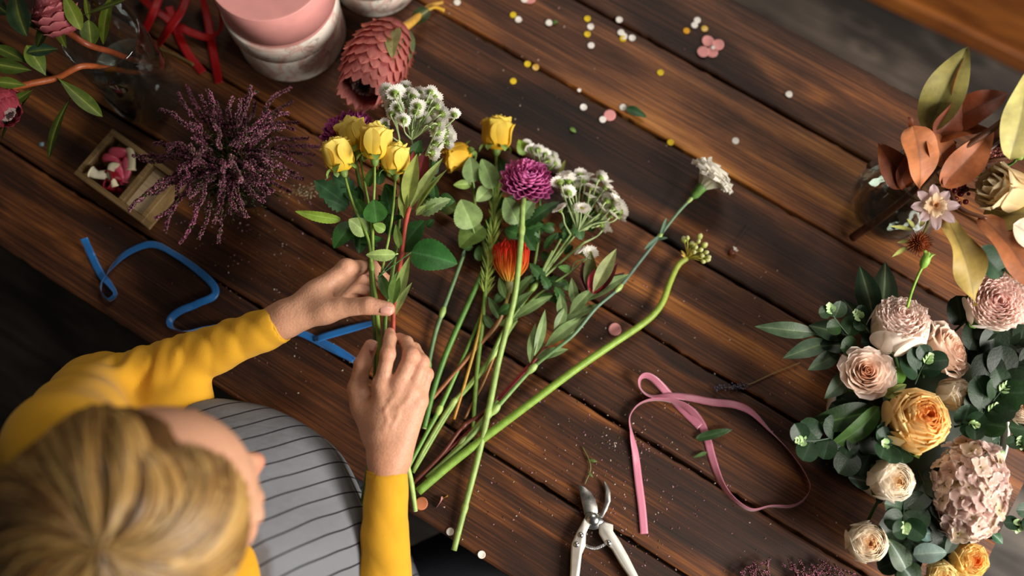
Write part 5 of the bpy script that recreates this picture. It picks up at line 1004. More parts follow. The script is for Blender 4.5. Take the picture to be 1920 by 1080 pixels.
for i in range(40):
    q = (i + .5) / 40; pol = math.acos(1 - q * 1.1); az = i * 2.39996; d = np.array([math.sin(pol) * math.cos(az), math.sin(pol) * math.sin(az), math.cos(pol)]); m.tube([hc_ - np.array([0, 0, .03]), hc_ + d * np.array([.030, .044, .030])], .0007, H('6b6a38'), n=4, steps=3, cap=False)
m.tube([hc_ - np.array([0, 0, .03]), CX + np.array([.02, -.03, 0])], .0025, H('5d6434'), n=6); m.build('stalks', M_stem, t)
# eucalyptus
def sprig(name, label, pts, lr, n, c, tipn=0, kind='round', tipc='a9c88c', cat='foliage', lw=1.0, start=.25):
    pts = PT(pts); t = thing(name, label, cat, pts[0]); stemobj(t, pts, [.0014, .001], H(c) * .9, 5); Q = spline(pts, 100)
    for i in range(n):
        q = start + (1 - start) * (i + .5) / n; k = min(int(q * 98), 97); d = nrm(Q[k + 1] - Q[k]); s = nrm(np.cross(d, [0, 0, 1.0])) * (1 if i % 2 else -1)
        L = lr * 2 * (1.1 - .45 * q) * rng.uniform(.85, 1.15); dr = nrm(s * .8 + d * .55 + np.array([0, 0, rng.uniform(-.1, .35)]))
        leafobj(t, Q[k], Q[k] + dr * L, L * (.95 if kind == 'round' else .38) * lw, col=jit(H(c), .2), shape='round' if kind == 'round' else 'lance', fold=rng.uniform(0, .25), bend=.05, roll=rng.uniform(-.3, .3), rib=H(c) * 1.5 + .02, wave=.0)
    for i in range(tipn):
        d = nrm(Q[-1] - Q[-6]); s = nrm(np.cross(d, [0, 0, 1.0])) * (1 if i % 2 else -1); b = Q[-1] - d * .004 * (i // 2); dr = nrm(s * (.5 + .12 * i) + d * .8 + np.array([0, 0, .35])); L = .0062 + .0012 * (i // 2)
        leafobj(t, b, b + dr * L, L * .85, name='young_leaf', col=H(tipc), shape='round', fold=.5, bend=.12, rib=H('d2e2b4'))
    return t
E1 = [('leafy twig with pale tip standing out highest left of the blush peony', [(1640, 690, .85), (1600, 640, .87), (1566, 598, .885), (1553, 575, .90)], .0125, 5), ('leafy twig with pale tip touching the left side of the blush peony', [(1660, 680, .85), (1630, 620, .875), (1604, 588, .89)], .012, 4), ('eucalyptus twig with round leaves reaching furthest left to the pink ribbon', [(1640, 800, .85), (1580, 815, .87), (1530, 826, .88), (1496, 826, .89)], .016, 6), ('eucalyptus twig with bright tip left of the apricot peony', [(1690, 820, .86), (1670, 835, .88), (1655, 832, .90)], .0165, 5),
      ('eucalyptus twig with bright tip between peach rose and blush peony', [(1715, 720, .87), (1728, 690, .89), (1742, 668, .905)], .0150, 5), ('eucalyptus twig with bright curled tip near the right edge', [(1820, 800, .86), (1850, 765, .88), (1886, 722, .90)], .019, 7), ('eucalyptus twig with bright tip right of the small cream rose', [(1800, 820, .86), (1836, 790, .87), (1866, 762, .885)], .0165, 5), ('eucalyptus twig with tip just above the hydrangea', [(1790, 800, .86), (1812, 796, .88), (1830, 798, .895)], .014, 4),
      ('eucalyptus twig between cream rose and hydrangea', [(1700, 930, .84), (1694, 960, .87), (1696, 995, .885)], .0165, 6), ('thin eucalyptus twig hanging over the bare table right of the hydrangea', [(1850, 760, .86), (1872, 800, .86), (1870, 860, .85)], .007, 3), ('eucalyptus twig drooping over the table end at the right edge', [(1960, 900, .84), (1930, 960, .84), (1905, 990, .83)], .012, 4), ('eucalyptus twig at the right edge above the bare table', [(1960, 780, .86), (1925, 810, .86), (1912, 835, .86)], .013, 4)]
for i, (lab, pts, lr, n) in enumerate(E1): sprig('eucalyptus', lab, pts, lr, n, ['1d3414', '18301a', '162e16', '203a24', '1d3620', '1a3216'][i % 6], 6)
E2 = [('dark round-leaved twig filling the gap left of the cream ranunculus', [(1680, 850, .85), (1620, 850, .865), (1580, 845, .87)], .0185, 6), ('dark round-leaved twig under the garden rose', [(1830, 700, .85), (1870, 660, .86), (1920, 640, .87)], .019, 7), ('dark round-leaved twig between cream ranunculus and hydrangea', [(1720, 880, .85), (1742, 930, .865), (1745, 975, .86)], .018, 7), ('dark round-leaved twig below the peach rose', [(1680, 760, .85), (1630, 780, .865), (1585, 790, .87)], .019, 6),
      ('dark round-leaved twig behind the cream rose at the bottom', [(1700, 950, .83), (1690, 1010, .83), (1680, 1075, .82)], .018, 7), ('dark round-leaved twig above the two yellow roses', [(1740, 960, .84), (1780, 1000, .84), (1760, 1050, .83)], .018, 7), ('dark round-leaved twig in the right corner beside the edge rose', [(1840, 740, .86), (1890, 700, .87), (1930, 690, .87)], .020, 7), ('dark round-leaved twig between garden rose and pale rose', [(1790, 620, .85), (1820, 600, .86), (1850, 640, .86)], .018, 6)]
for lab, pts, lr, n in E2: sprig('eucalyptus', lab, pts, lr, n, '10200c', 0, start=.1)
t = thing('peony_foliage', 'long dark grey-green pointed leaves spreading left of the blush peony', 'foliage', P(1600, 660, .85)); stemobj(t, PT([(1680, 690, .84), (1600, 655, .85), (1520, 625, .85)]), .0018, H('3a4a2c'), 6)
for b, e, wd, c, rl in (((1535, 625, .855), (1414, 612, .86), .019, '3d5038', .2), ((1560, 640, .855), (1467, 672, .86), .021, '3c4f3a', -.1), ((1575, 660, .855), (1514, 694, .86), .019, '42553f', .1), ((1600, 690, .86), (1545, 748, .865), .023, '4a5e48', .2), ((1640, 600, .85), (1612, 498, .86), .028, '1c2f1c', .3), ((1590, 630, .86), (1516, 610, .865), .024, '2a3c28', .1), ((1610, 650, .855), (1530, 650, .86), .022, '1f3020', -.2), ((1650, 610, .85), (1660, 490, .855), .03, '14220f', .1), ((1640, 640, .85), (1580, 560, .86), .022, '1a2c18', .2)):
    leafobj(t, P(*b), P(*e), wd, col=H(c), roll=rl, shape='lance', bend=.08, rib=H('6b7a5a'))
t = thing('broad_leaf_twig', 'broad glossy dark green leaves below the peach rose', 'foliage', P(1640, 770, .86)); stemobj(t, PT([(1690, 800, .84), (1650, 765, .86), (1600, 760, .87)]), .0018, H('2c401f'), 6)
for b, e, wd, c, rl, cu in (((1648, 762, .885), (1556, 846, .875), .026, '3d5a28', .5, .12), ((1640, 770, .88), (1508, 800, .872), .030, '24381c', .1, .1), ((1655, 765, .87), (1650, 830, .875), .026, '182a14', .1, .1), ((1690, 690, .875), (1676, 730, .88), .014, '6a9a3c', .1, .05), ((1660, 745, .88), (1700, 720, .885), .012, '9fae62', .2, .05)):
    leafobj(t, P(*b), P(*e), wd, col=H(c), roll=rl, bend=.1, curl=cu, rib=H('5a7a44'))
t = thing('sage_leaf_twig', 'grey-green felty leaves above the yellow rose at the bottom', 'foliage', P(1770, 1020, .84)); stemobj(t, PT([(1740, 950, .83), (1750, 1000, .84), (1720, 1040, .84)]), .0018, H('5a6a58'), 6)
for b, e, wd, c, rl in (((1712, 1040, .86), (1776, 1036, .865), .022, '6d8078', .2), ((1775, 1038, .865), (1815, 965, .872), .013, '7f8f84', .4), ((1745, 1000, .85), (1712, 1000, .86), .018, '55706a', 0), ((1700, 1070, .84), (1665, 1010, .85), .024, '2c4020', 0), ((1800, 1010, .845), (1850, 1000, .85), .014, '2f5a28', .3), ((1690, 1060, .84), (1720, 1100, .84), .03, '22361a', 0), ((1860, 1000, .80), (1880, 1020, .80), .012, '2f5a3a', .2), ((1660, 935, .85), (1642, 920, .855), .02, '2f4634', .1), ((1635, 905, .855), (1590, 895, .86), .020, '3c5244', .1)): leafobj(t, P(*b), P(*e), wd, col=H(c), roll=rl, bend=.08, rib=H('93a398'))
P = P_full
# ================================================================== dried arrangement in the glass
gc = P(1662, 392)
t = thing('glass_vase', 'round clear glass vase under the brown magnolia leaves', 'vase', gc)
pr = [(.0001, .001), (.030, .001), (.044, .008), (.054, .028), (.056, .048), (.050, .075), (.040, .100), (.036, .118), (.040, .140), (.0385, .141), (.0345, .118), (.0385, .100), (.048, .075), (.054, .048), (.052, .029), (.042, .010), (.028, .004), (.0001, .004)]
m = MB(); lathe(m, pr, (1, 1, 1), gc, n=64); m.build('vase_body', M_glass, t)
m = MB(); lathe(m, [(.0001, .0045), (.028, .0045), (.0418, .0105), (.0517, .029), (.0535, .048), (.0525, .056), (.0001, .056)], (1, 1, 1), gc, n=64); m.build('water', M_water, t)
AC = P(1752, 330, .90)
t = thing('magnolia_branch', 'magnolia branch with brown and olive leaves rising from the round glass vase', 'foliage', P(1720, 370, .85))
for pts, r, c in (([(1598, 446, .757), (1650, 410, .80), (1710, 362, .86), (1752, 318, .915), (1790, 265, .94)], [.0055, .005, .0045, .004, .003], '4a2414'), ([(1752, 318, .915), (1810, 275, .95), (1870, 235, .97), (1935, 180, .98)], [.004, .0035, .003], '54301c'), ([(1770, 320, .91), (1840, 290, .94), (1935, 215, .95)], [.003, .0026], '3f2416'), ([(1775, 325, .90), (1860, 300, .93), (1940, 290, .94)], [.003, .0026], '4f2c1a'), ([(1770, 340, .91), (1800, 390, .93), (1850, 410, .94)], [.003, .002], '54301c')): stemobj(t, PT(pts), r, H(c), 8)
for b, e, wd, c, rl, wv, cu in (((1738, 246, .94), (1815, 88, .98), .036, '857c42', .3, .01, -.02), ((1752, 246, .936), (1818, 86, .978), .020, '8f4a26', .9, 0, -.02), ((1690, 356, .90), (1708, 220, .945), .034, '6b3216', -.5, .02, 0), ((1700, 352, .905), (1646, 268, .93), .028, '74391a', .4, .02, 0), ((1712, 236, .95), (1724, 356, .925), .037, 'a8663e', .15, .02, 0), ((1742, 250, .945), (1776, 318, .93), .026, 'a0603a', 0, .015, 0), ((1764, 350, .925), (1863, 243, .955), .030, '9c5832', -.2, .01, 0), ((1750, 262, .94), (1856, 240, .955), .017, '84431f', .3, .01, 0),
                                ((1775, 236, .945), (1890, 172, .975), .030, '73361a', .1, .02, .05), ((1760, 260, .94), (1800, 180, .965), .026, '6b3016', -.2, .01, 0), ((1893, 300, .96), (1926, 134, .985), .036, 'a89e5e', 0, .01, 0), ((1850, 268, .94), (1945, 246, .95), .020, '4a2412', .1, .01, 0), ((1842, 412, .92), (1945, 402, .945), .036, '85743a', .2, .01, 0), ((1838, 405, .935), (1945, 552, .94), .040, '9a5c38', .2, .015, 0), ((1775, 408, .93), (1828, 574, .915), .030, 'a08848', .1, .035, 0), ((1800, 300, .93), (1770, 350, .93), .024, '8a4a26', 0, .01, 0), ((1830, 470, .90), (1880, 520, .88), .03, '1f3a22', 0, .01, 0), ((1870, 470, .88), (1960, 500, .88), .05, '1a3320', 0, .01, 0), ((1900, 420, .95), (1960, 470, .94), .03, 'd8c8b0', 0, .01, 0)):
    leafobj(t, P(*b), P(*e), wd * 1.2, mat=M_dry, col=H(c), roll=rl, bend=.09, curl=cu, wave=wv * 2 + .01, nu=26, twist=rng.uniform(-.9, .9), rib=H(c) * .6, fold=.25)
t = thing('dried_rose', 'papery golden beige dried bloom at the right edge below magnolia leaves', 'flower', P(1900, 350, .93)); rose_bud(t, P(1918, 372, .925), nrm(P(1815, 330, .955) - P(1918, 372, .925)), .0270, H('c89a54'), H('e3cfa6'), sep=H('8a6a3a'), open_=1.0); stemobj(t, PT([(1918, 372, .925), (1850, 360, .90), (1780, 350, .88)]), .002, H('6a4a26'), 6)
t = thing('star_flower', 'lilac and beige star-shaped dried flower over the glass vase', 'flower', P(1751, 388, .93)); R = frame(nrm(np.array([-.1, -.1, 1]))); m = MB(); p = P(1751, 388, .935)
for k in range(8): petal(m, R, p, k * .785, .002, 0, .024 * rng.uniform(.85, 1.1), .0115, [65, 78, 82, 95], .3, .06, H('c9a088'), H('cbb4bb'), 8, 7, um=.45, bw=.5)
for k in range(10): petal(m, R, p + R[:, 2] * .002, k * .628 + .2, .001, 0, .013 * rng.uniform(.85, 1.15), .008, [45, 58, 70, 90], .4, .08, H('d8a878'), H('edd9b8'), 7, 5)
for k in range(9): petal(m, R, p + R[:, 2] * .003, k * .7, .001, 0, .007, .003, [10, 25, 40], .6, .1, H('9a5a38'), H('d9a878'), 5, 5)
m.build('petals', M_petal2, t); stemobj(t, [p, p - R[:, 2] * .02, P(1740, 372, .88)], .0015, H('6a5a34'), 5)
t = thing('dried_thistle', 'rust orange dried thistle head below the star-shaped flower', 'flower', P(1720, 458, .91)); m = MB(); p = P(1721, 456, .915); ax = nrm(np.array([-.05, -.35, .9])); R = frame(ax)
for i in range(150):
    q = (i + .5) / 150; pol = q * 1.7; az = i * 2.39996; d = R @ np.array([math.sin(pol) * math.cos(az), math.sin(pol) * math.sin(az), math.cos(pol)]); m.tube([p, p + d * .008, p + d * .0145 * rng.uniform(.85, 1.1) + R[:, 2] * .002], [.0009, .0009, .0003], np.array([H('7a3a20'), H('b0552a'), jit(H('c9784a'), .25)]), n=4, steps=4)
m.build('thistle_head', M_petal, t); m = MB()
for b, e in (((1712, 432, .91), (1668, 424, .915)), ((1708, 452, .91), (1682, 455, .912)), ((1702, 462, .91), (1672, 482, .915)), ((1735, 468, .91), (1745, 485, .915)), ((1715, 428, .915), (1700, 410, .92)), ((1725, 425, .915), (1735, 408, .92))): leaf(m, P(*b), P(*e), .005, col=H('a4a85a'), shape='lance')
m.build('bracts', M_leaf, t); stemobj(t, [p - ax * .004, P(1735, 430, .895), P(1745, 400, .88)], .0015, H('7a7a3c'), 5)
t = thing('berry_cluster', 'glossy dark red berries between magnolia leaf and beige bloom', 'berries', P(1800, 358, .92)); m = MB()
for i in range(22):
    p = P(1797 + rng.normal() * 13, 358 + rng.normal() * 11, .918 + rng.uniform(-.006, .008)); s = rng.uniform(.0022, .0036); lathe(m, [(.0001, -s), (s * .7, -s * .7), (s, 0), (s * .7, s * .7), (.0001, s)], jit(H('5c0f14'), .3), p, n=10)
m.build('berries', M_shiny, t); stemobj(t, PT([(1797, 358, .91), (1775, 350, .89), (1755, 345, .88)]), .0012, H('4a2a1a'), 5)
t = thing('pink_filler', 'dusty pink grainy blossom head behind the beige dried bloom', 'flower', P(1862, 285, .92)); m = MB(); n = 170
q = np.array([P(1862, 286, .925) + rng.normal(size=3) * np.array([.013, .006, .006]) for _ in range(n)]); m.inst(FV, FF, np.stack([frame(rng.normal(size=3)) * .0022 for _ in range(n)]), q, np.array([jit(H('b5736c'), .3) for _ in range(n)])); m.build('blossom_head', M_petal, t); stemobj(t, PT([(1862, 288, .92), (1820, 300, .90), (1775, 330, .88)]), .0012, H('4a3a22'), 5)
t = thing('white_daisy', 'white flower with green base cut by the right edge beside magnolia', 'flower', P(1908, 290, .94))
for x, y in ((1900, 288), (1912, 294), (1922, 286)): daisy(t, P(x, y, .95), nrm(np.array([.05, .9, .1])), .012)
stemobj(t, PT([(1908, 296, .945), (1890, 310, .92), (1800, 340, .88)]), .0016, H('4f8a34'), 5)
t = thing('green_bud', 'bright green bud on a short curved stem above the blush peony', 'flower', P(1720, 520, .92)); p = P(1731, 497, .925); ax = nrm(P(1742, 478, .93) - P(1718, 530, .915)); m = MB(); lathe(m, [(.0012, -.004), (.004, -.001), (.0052, .004), (.0044, .010), (.002, .014), (.0001, .015)], H('86ad48'), p, frame(ax), 12)
for k in range(5): petal(m, frame(ax), p, k * 1.257, .004, .006, .010, .005, [0, 10, 50], .4, .05, H('86ad48'), H('a4c060'), 6, 5)
m.build('bud', M_leaf, t); stemobj(t, [p - ax * .003, P(1722, 515, .918), P(1710, 545, .905), P(1700, 580, .88)], [.0014, .0016], H('7fa840'), 6)
# ================================================================== the person
def masked(p, d, lo, hi, fn):
    m = ((p > lo) & (p < hi)).all(1)
    out = np.full(len(p), 9.0)
    if m.any(): out[m] = fn(p[m])
    return out
V3 = np.array
# torso frame
FT = V3([.88, .475, 0]); ST = V3([-.475, .88, 0]); UT = V3([0, 0, 1.0]); MT = np.stack([FT, ST, UT], 1)
SHC = V3([-.352, -.072, .985]); SHL = V3([-.432, .082, .985]); SHR = V3([-.262, -.235, .985])
ELL_ = P(178, 742, .805); WRL = P(532, 600, .868); ELR = V3([-.140, -.185, .800]); WRR = P(727, 862, .872)
HC = P(262, 975, 1.135)
fa, fp = R_(36), R_(25)
HF = V3([math.cos(fa) * math.cos(fp), math.sin(fa) * math.cos(fp), -math.sin(fp)]); HS = V3([-math.sin(fa), math.cos(fa), 0]); HU = np.cross(HF, HS); MH = np.stack([HF, HS, HU], 1)
hp_ = lambda f, s, u: HC + HF * f + HS * s + HU * u
# --- hand skeletons
LH = dict(wr=WRL, fing=[[P(650, 503, .870), P(695, 500, .852), P(724, 528, .846), P(740, 556, .856)], [P(660, 516, .850), P(704, 522, .826), P(733, 545, .826), P(738, 570, .842)], [P(654, 532, .832), P(698, 545, .808), P(722, 566, .814), P(716, 580, .834)], [P(642, 548, .818), P(680, 562, .798), P(700, 574, .802), P(696, 582, .820)]],
          fr=[[.0100, .0084, .0076, .0064], [.0100, .0086, .0076, .0064], [.0096, .0082, .0074, .0062], [.0086, .0074, .0066, .0058]],
          th=[P(572, 594, .874), P(638, 577, .884), P(691, 573, .893), P(727, 579, .893)], tr=[.0135, .0114, .0094, .0080], nail=(P(722, 577, .9015), nrm(P(738, 580, .893) - P(691, 573, .893))))
RHk = dict(wr=WRR, fing=[[P(715, 722, .896), P(727, 664, .908), P(731, 636, .898), P(731, 624, .890)], [P(747, 722, .897), P(771, 667, .905), P(762, 642, .893), P(748, 634, .884)], [P(771, 733, .893), P(790, 680, .897), P(776, 654, .884), P(762, 648, .875)], [P(786, 752, .886), P(799, 702, .888), P(790, 680, .874), P(778, 672, .865)]],
           fr=[[.0092, .0080, .0070, .0060], [.0094, .0086, .0072, .0062], [.0090, .0084, .0072, .0062], [.0084, .0076, .0066, .0058]],
           th=[P(698, 812, .870), P(670, 728, .872), P(680, 683, .884), P(695, 649, .888)], tr=[.0130, .0108, .0092, .0076], nail=None)
VEINS = []
def hand_base(p): return hand(p, dict(RHk), BKR)
def hand(p, h, back):
    wr = h['wr']; d = ell(p, wr, np.eye(3), [.0200, .0195, .0165])
    F = h['fing']; c = [wr + (f[0] - wr) * .12 + (f[0] - F[1][0]) * .35 for f in F]
    for k, f in enumerate(F): d = smin(d, cap(p, c[k], f[0], .0122, .0098), .010)
    for k in range(3): d = smin(d, cap(p, .5 * (c[k] + c[k + 1]), .5 * (F[k][0] + F[k + 1][0]) * .92 + wr * .08, .0120, .0086), .008)
    T = h['th']; r = h['tr']
    d = smin(d, cap(p, T[0], T[1], r[0], r[1]), .016); d = smin(d, cap(p, T[1] * .6 + T[0] * .4, F[0][0] * .5 + wr * .5, .009, .010), .016)
    d = smin(d, cap(p, T[1], T[2], r[1] * .94, r[2]), .004); d = smin(d, cap(p, T[2], T[3], r[2] * 1.02, r[3]), .003)
    fs = None
    for k, f in enumerate(F):
        rr = h['fr'][k]; g = cap(p, f[0], f[1], rr[0] * .95, rr[1] * .94)
        g = smin(g, np.linalg.norm(p - f[1], axis=1) - rr[1] * 1.04, .003)
        g = smin(g, cap(p, f[1], f[2], rr[1] * .98, rr[2]), .003); g = smin(g, cap(p, f[2], f[3], rr[2], rr[3]), .0025)
        fs = g if fs is None else np.minimum(fs, g)
        d = smin(d, np.linalg.norm(p - f[0] - back * .002, axis=1) - rr[0] * .98, .005)
    d = smin(d, fs, .0035)
    if h is RHk:                                                       # tendons and veins on the back of the hand
        for k, f in enumerate(F): d = smin(d, cap(p, wr * .55 + f[0] * .45 + back * .0090, f[0] + back * .0066, .0018, .0026), .0055)
        for vp in () if VEINS else ([(720, 806), (727, 788), (722, 770), (733, 752), (742, 738)], [(734, 800), (745, 782), (749, 764), (762, 752), (768, 744)]):
            q = []
            for x, y in vp:                                            # sit the vein on the skin under it
                zs = np.linspace(.87, .93, 61); pp_ = np.array([P(x, y, z_) for z_ in zs]); dd_ = hand_base(pp_); q.append(pp_[int(np.argmin(np.abs(dd_)) if (dd_ > 0).any() else 30)] if False else pp_[len(zs) - 1 - int(np.argmax((dd_ < 0)[::-1]))] - back * .0002)
            VEINS.append(q)
        for q in VEINS:
            for a, b in zip(q[:-1], q[1:]): d = smin(d, cap(p, a, b, .0014, .0013), .0028)
    return d
def forearm(p, el, wr, h):
    d = cap(p, el, el * .5 + wr * .5, .0265, .0235); d = smin(d, cap(p, el * .5 + wr * .5, wr, .0235, .0180), .01); return d
def head(p):
    d = ell(p, hp_(-.006, 0, .028), MH, [.096, .077, .088])
    d = smin(d, ell(p, hp_(.036, 0, -.040), MH, [.058, .057, .074]), .02)
    d = smin(d, cap(p, hp_(.062, 0, -.100), hp_(.070, 0, -.098), .020, .016), .018)
    for s in (-1, 1):
        d = smin(d, cap(p, hp_(.0, s * .058, -.055), hp_(.055, s * .02, -.098), .014, .014), .016)
        d = smin(d, np.linalg.norm(p - hp_(.062, s * .036, -.032), axis=1) - .024, .016)
        d = smin(d, cap(p, hp_(.083, s * .012, .024), hp_(.072, s * .048, .020), .009, .008), .010)
        sock = np.linalg.norm(p - hp_(.094, s * .031, .004), axis=1) - .0125; d = -smin(-d, sock, .008)
        d = smin(d, np.linalg.norm(p - hp_(.0795, s * .031, .003), axis=1) - .0128, .0015)
        e = ell(p, hp_(-.006, s * .080, -.008), MH, [.017, .0065, .030]); d = smin(d, e, .006)
        d = smin(d, np.linalg.norm(p - hp_(.100, s * .009, -.036), axis=1) - .0062, .005)
    d = smin(d, cap(p, hp_(.090, 0, .010), hp_(.110, 0, -.030), .0060, .0085), .010)
    d = smin(d, cap(p, hp_(.093, -.018, -.064), hp_(.101, 0, -.062), .0045, .0065), .005); d = smin(d, cap(p, hp_(.101, 0, -.062), hp_(.093, .018, -.064), .0065, .0045), .005)
    d = smin(d, cap(p, hp_(.092, -.015, -.072), hp_(.098, 0, -.074), .005, .0075), .005); d = smin(d, cap(p, hp_(.098, 0, -.074), hp_(.092, .015, -.072), .0075, .005), .005)
    return d
NB = V3([-.345, -.062, 1.03])
def torso(p, off=0.0):
    d = ell(p, SHC + FT * .0 + UT * -.10, MT, [.115, .155, .17])
    d = smin(d, cap(p, SHC + (SHL - SHC) * .8 - UT * .012, SHC + (SHR - SHC) * .8 - UT * .012, .052, .052), .05)
    d = smin(d, ell(p, V3([-.345, -.040, .78]), MT, [.155, .165, .19]), .06)
    d = smin(d, ell(p, SHC + FT * .080 + ST * -.02 + UT * -.085, MT, [.082, .125, .070]), .04)
    return d
NT = V3([EV[0], EV[1], 0.0])
def tclip(p, d, off=0.0):
    return np.maximum(d, (p @ NT + .050 - off) - 2.5 * np.maximum(0, p[:, 2] - (.775 - 0)))
LB = (V3([-.30, .16, .77]), V3([-.08, .34, .93])); RB = (V3([-.22, -.02, .82]), V3([-.06, .26, .94])); HB = (HC - .16, HC + .16)
BKL = nrm(V3([-.2, .25, 1.0])); BKR = V3([.05, -.1, 1.0])
def body(p):
    d = tclip(p, torso(p))
    d = smin(d, cap(p, NB, hp_(-.035, 0, -.055), .058, .050), .03)
    d = smin(d, cap(p, SHL, ELL_, .044, .030), .03); d = smin(d, cap(p, SHR, ELR, .044, .030), .03)
    d = smin(d, forearm(p, ELL_, WRL, LH), .01); d = smin(d, forearm(p, ELR, WRR, RHk), .01)
    d = smin(d, masked(p, d, *LB, lambda q: hand(q, LH, BKL)), .012); d = smin(d, masked(p, d, *RB, lambda q: hand(q, RHk, BKR)), .012)
    d = smin(d, masked(p, d, *HB, head), .015)
    return d
V, F = surfnet(body, (-.62, -.37, .60), (-.05, .33, 1.31), .0021)
fn_ = vnoise(V * 60, 3)[:, None]; base = H('c99679'); C = np.tile(base, (len(V), 1)) * (1 + .05 * fn_)
jr = lambda q, r, c, k: C.__setitem__(slice(None), C * (1 - (k * np.exp(-(np.linalg.norm(V - q, axis=1) / r) ** 2))[:, None]) + np.asarray(c) * (k * np.exp(-(np.linalg.norm(V - q, axis=1) / r) ** 2))[:, None])
red = H('cf7f68')
for h in (LH, RHk):
    for f in h['fing']:
        jr(f[0], .010, red, .30); jr(f[1], .009, red, .45); jr(f[3], .010, H('d98a76'), .5)
    jr(h['th'][2], .009, red, .35); jr(h['th'][3], .010, H('d98f7c'), .5)
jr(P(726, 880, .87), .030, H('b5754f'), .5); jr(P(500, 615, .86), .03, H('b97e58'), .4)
jr(hp_(.115, 0, -.03), .02, H('cf7a66'), .6); jr(hp_(.068, .038, -.03), .025, red, .35); jr(hp_(.068, -.038, -.03), .025, red, .35)
jr(hp_(.099, 0, -.067), .010, H('b5544e'), .6)
for s in (-1, 1): jr(hp_(.092, s * .031, .002), .008, H('6a4a3c'), .4); jr(hp_(.085, s * .032, .024), .009, H('7a5a3a'), .6)
M_skin = vmat('skin', .48, 0, .06, 260, .55, 420, .35, 0, .22)
pt = thing('person', 'blonde person in yellow sweater and striped grey apron arranging flowers', 'person', (-.35, -.08, 0))
m = MB(); m.add(V, F, np.clip(C, 0, 1)); m.build('body', M_skin, pt)
# finger nails
def nail(c, d, up, w, l):
    m = MB(); s = np.cross(d, up); s = nrm(s); u = np.linspace(-1, 1, 9); v = np.linspace(-1, 1, 9)
    G = np.array([[c + d * l * a * math.sqrt(max(0, 1 - .25 * b * b)) + s * w * b * (1 - .12 * a * a) - up * (w * .42 * b * b + .0012 * a * a) for b in v] for a in u]); m.grid(G, H('dfa493')); m.build('fingernail', M_nail, pt, solid=.0006)
M_nail = vmat('fingernail', .25, 0, .03, 100)
nail(P(724, 578, .9016), nrm(P(738, 580.5, .8925) - P(691, 573, .893)), nrm(V3([.05, .12, 1])), .0058, .0072)
nail(P(731, 624, .8975), nrm(V3([.0, .75, -.62])), nrm(V3([0, .62, .78])), .0045, .0055)
nail(P(696, 647, .8965), nrm(V3([.35, .9, .05])), nrm(V3([-.5, .1, .85])), .0048, .0060)
# --- sweater
CUL = P(527, 607, .866); CUR = P(725, 882, .868)
def armc(p, a, b):
    ab = b - a; t = ((p - a) @ ab) / (ab @ ab); q = p - a - t[:, None] * ab; return t, q
def sweater(p):
    d = tclip(p, torso(p) - .007)
    d = smin(d, cap(p, NB - UT * .03, NB + UT * .018 + FT * .01, .066, .058), .02)
    d = smin(d, ell(p, P(322, 772, .830), MT, [.050, .034, .040]), .03)
    out = d
    for sh, el, cu, wv in ((SHL, ELL_, CUL, 1), (SHR, ELR, CUR, -1)):
        t, q = armc(p, el, cu); az = np.arctan2(q[:, 2], q @ nrm(np.cross(cu - el, UT)))
        ph1 = t * 21 + 1.7 * np.sin(az + t * 4 + wv) + .6 * np.sin(2 * az + 1)
        fold = (.0056 * (np.abs(np.sin(ph1)) ** .7 - .6) + .0014 * np.sin(t * 47 + 3 * np.sin(az + 1))) * np.clip(1.1 - .85 * t, .06, 1) + .0012 * (np.abs(np.sin(t * 34 + 2.4 * np.sin(az * .9 + 2))) - .6) * np.clip(1.02 - t, 0, 1)
        if wv < 0: fold *= .5
        tt = np.clip(t, 0, 1); r = .0400 - .0185 * tt ** .8 + .0022 * np.exp(-((t - .985) / .02) ** 2) * 0
        a = np.linalg.norm(p - el - tt[:, None] * (cu - el), axis=1) - r - fold
        a = np.maximum(a, (t - 1.0) * np.linalg.norm(cu - el) + .0035 * np.sin(az * 2 + 1) * 0)
        t2, q2 = armc(p, sh, el); az2 = np.arctan2(q2[:, 2], q2 @ nrm(np.cross(el - sh, UT) + 1e-6)); f2 = .0022 * np.sin(t2 * 17 + 1.8 * np.sin(az2 + 1)) * np.clip(t2 + .1, 0, 1)
        b = cap(p, sh, el, .056, .046) - f2
        s = smin(a, b, .02); s = np.maximum(s, (t - 1.0) * np.linalg.norm(cu - el)); out = smin(out, s, .025)
    g = vnoise(p * 28, 12) * .0009; return out - g * np.clip((1.05 - p[:, 2]) * 10, 0, 1)
V, F = surfnet(sweater, (-.62, -.37, .62), (-.07, .33, 1.09), .0032)
# open the cuffs: drop faces on the flat end caps
def uncap(V, F, cu, el, rmax):
    n = nrm(cu - el); c = V[F].mean(1); ad = np.abs((c - cu) @ n); rr = np.linalg.norm(c - cu - ((c - cu) @ n)[:, None] * n, axis=1)
    return F[~((ad < .0035) & (rr < rmax))]
F = uncap(V, F, CUL, ELL_, .0175); F = uncap(V, F, CUR, ELR, .0175)
M_sw = vmat('yellow_knit', .9, 0, .05, 30, .35, 1400, .1, .08)
m = MB(); m.add(V, F, H('d09a2a')); sw = m.build('sweater', M_sw, pt)
for cu, el in ((CUL, ELL_), (CUR, ELR)):                                # cuff hem
    d = nrm(cu - el); R = frame(d); mm = MB()
    G = []
    for q, rr in ((-.006, .0200), (-.001, .0208), (0.0008, .0210), (.0012, .0200), (-.001, .0194), (-.018, .0188)):
        a = np.linspace(0, 6.2832, 40, endpoint=False); G.append(np.stack([(rr + .0006 * np.sin(a * 3 + 1)) * np.cos(a), (rr + .0006 * np.sin(a * 3 + 1)) * np.sin(a), np.full(40, q)], -1))
    mm.grid(np.array(G) @ R.T + cu, H('d49e2c'), close=True); mm.build('cuff', M_sw, pt)
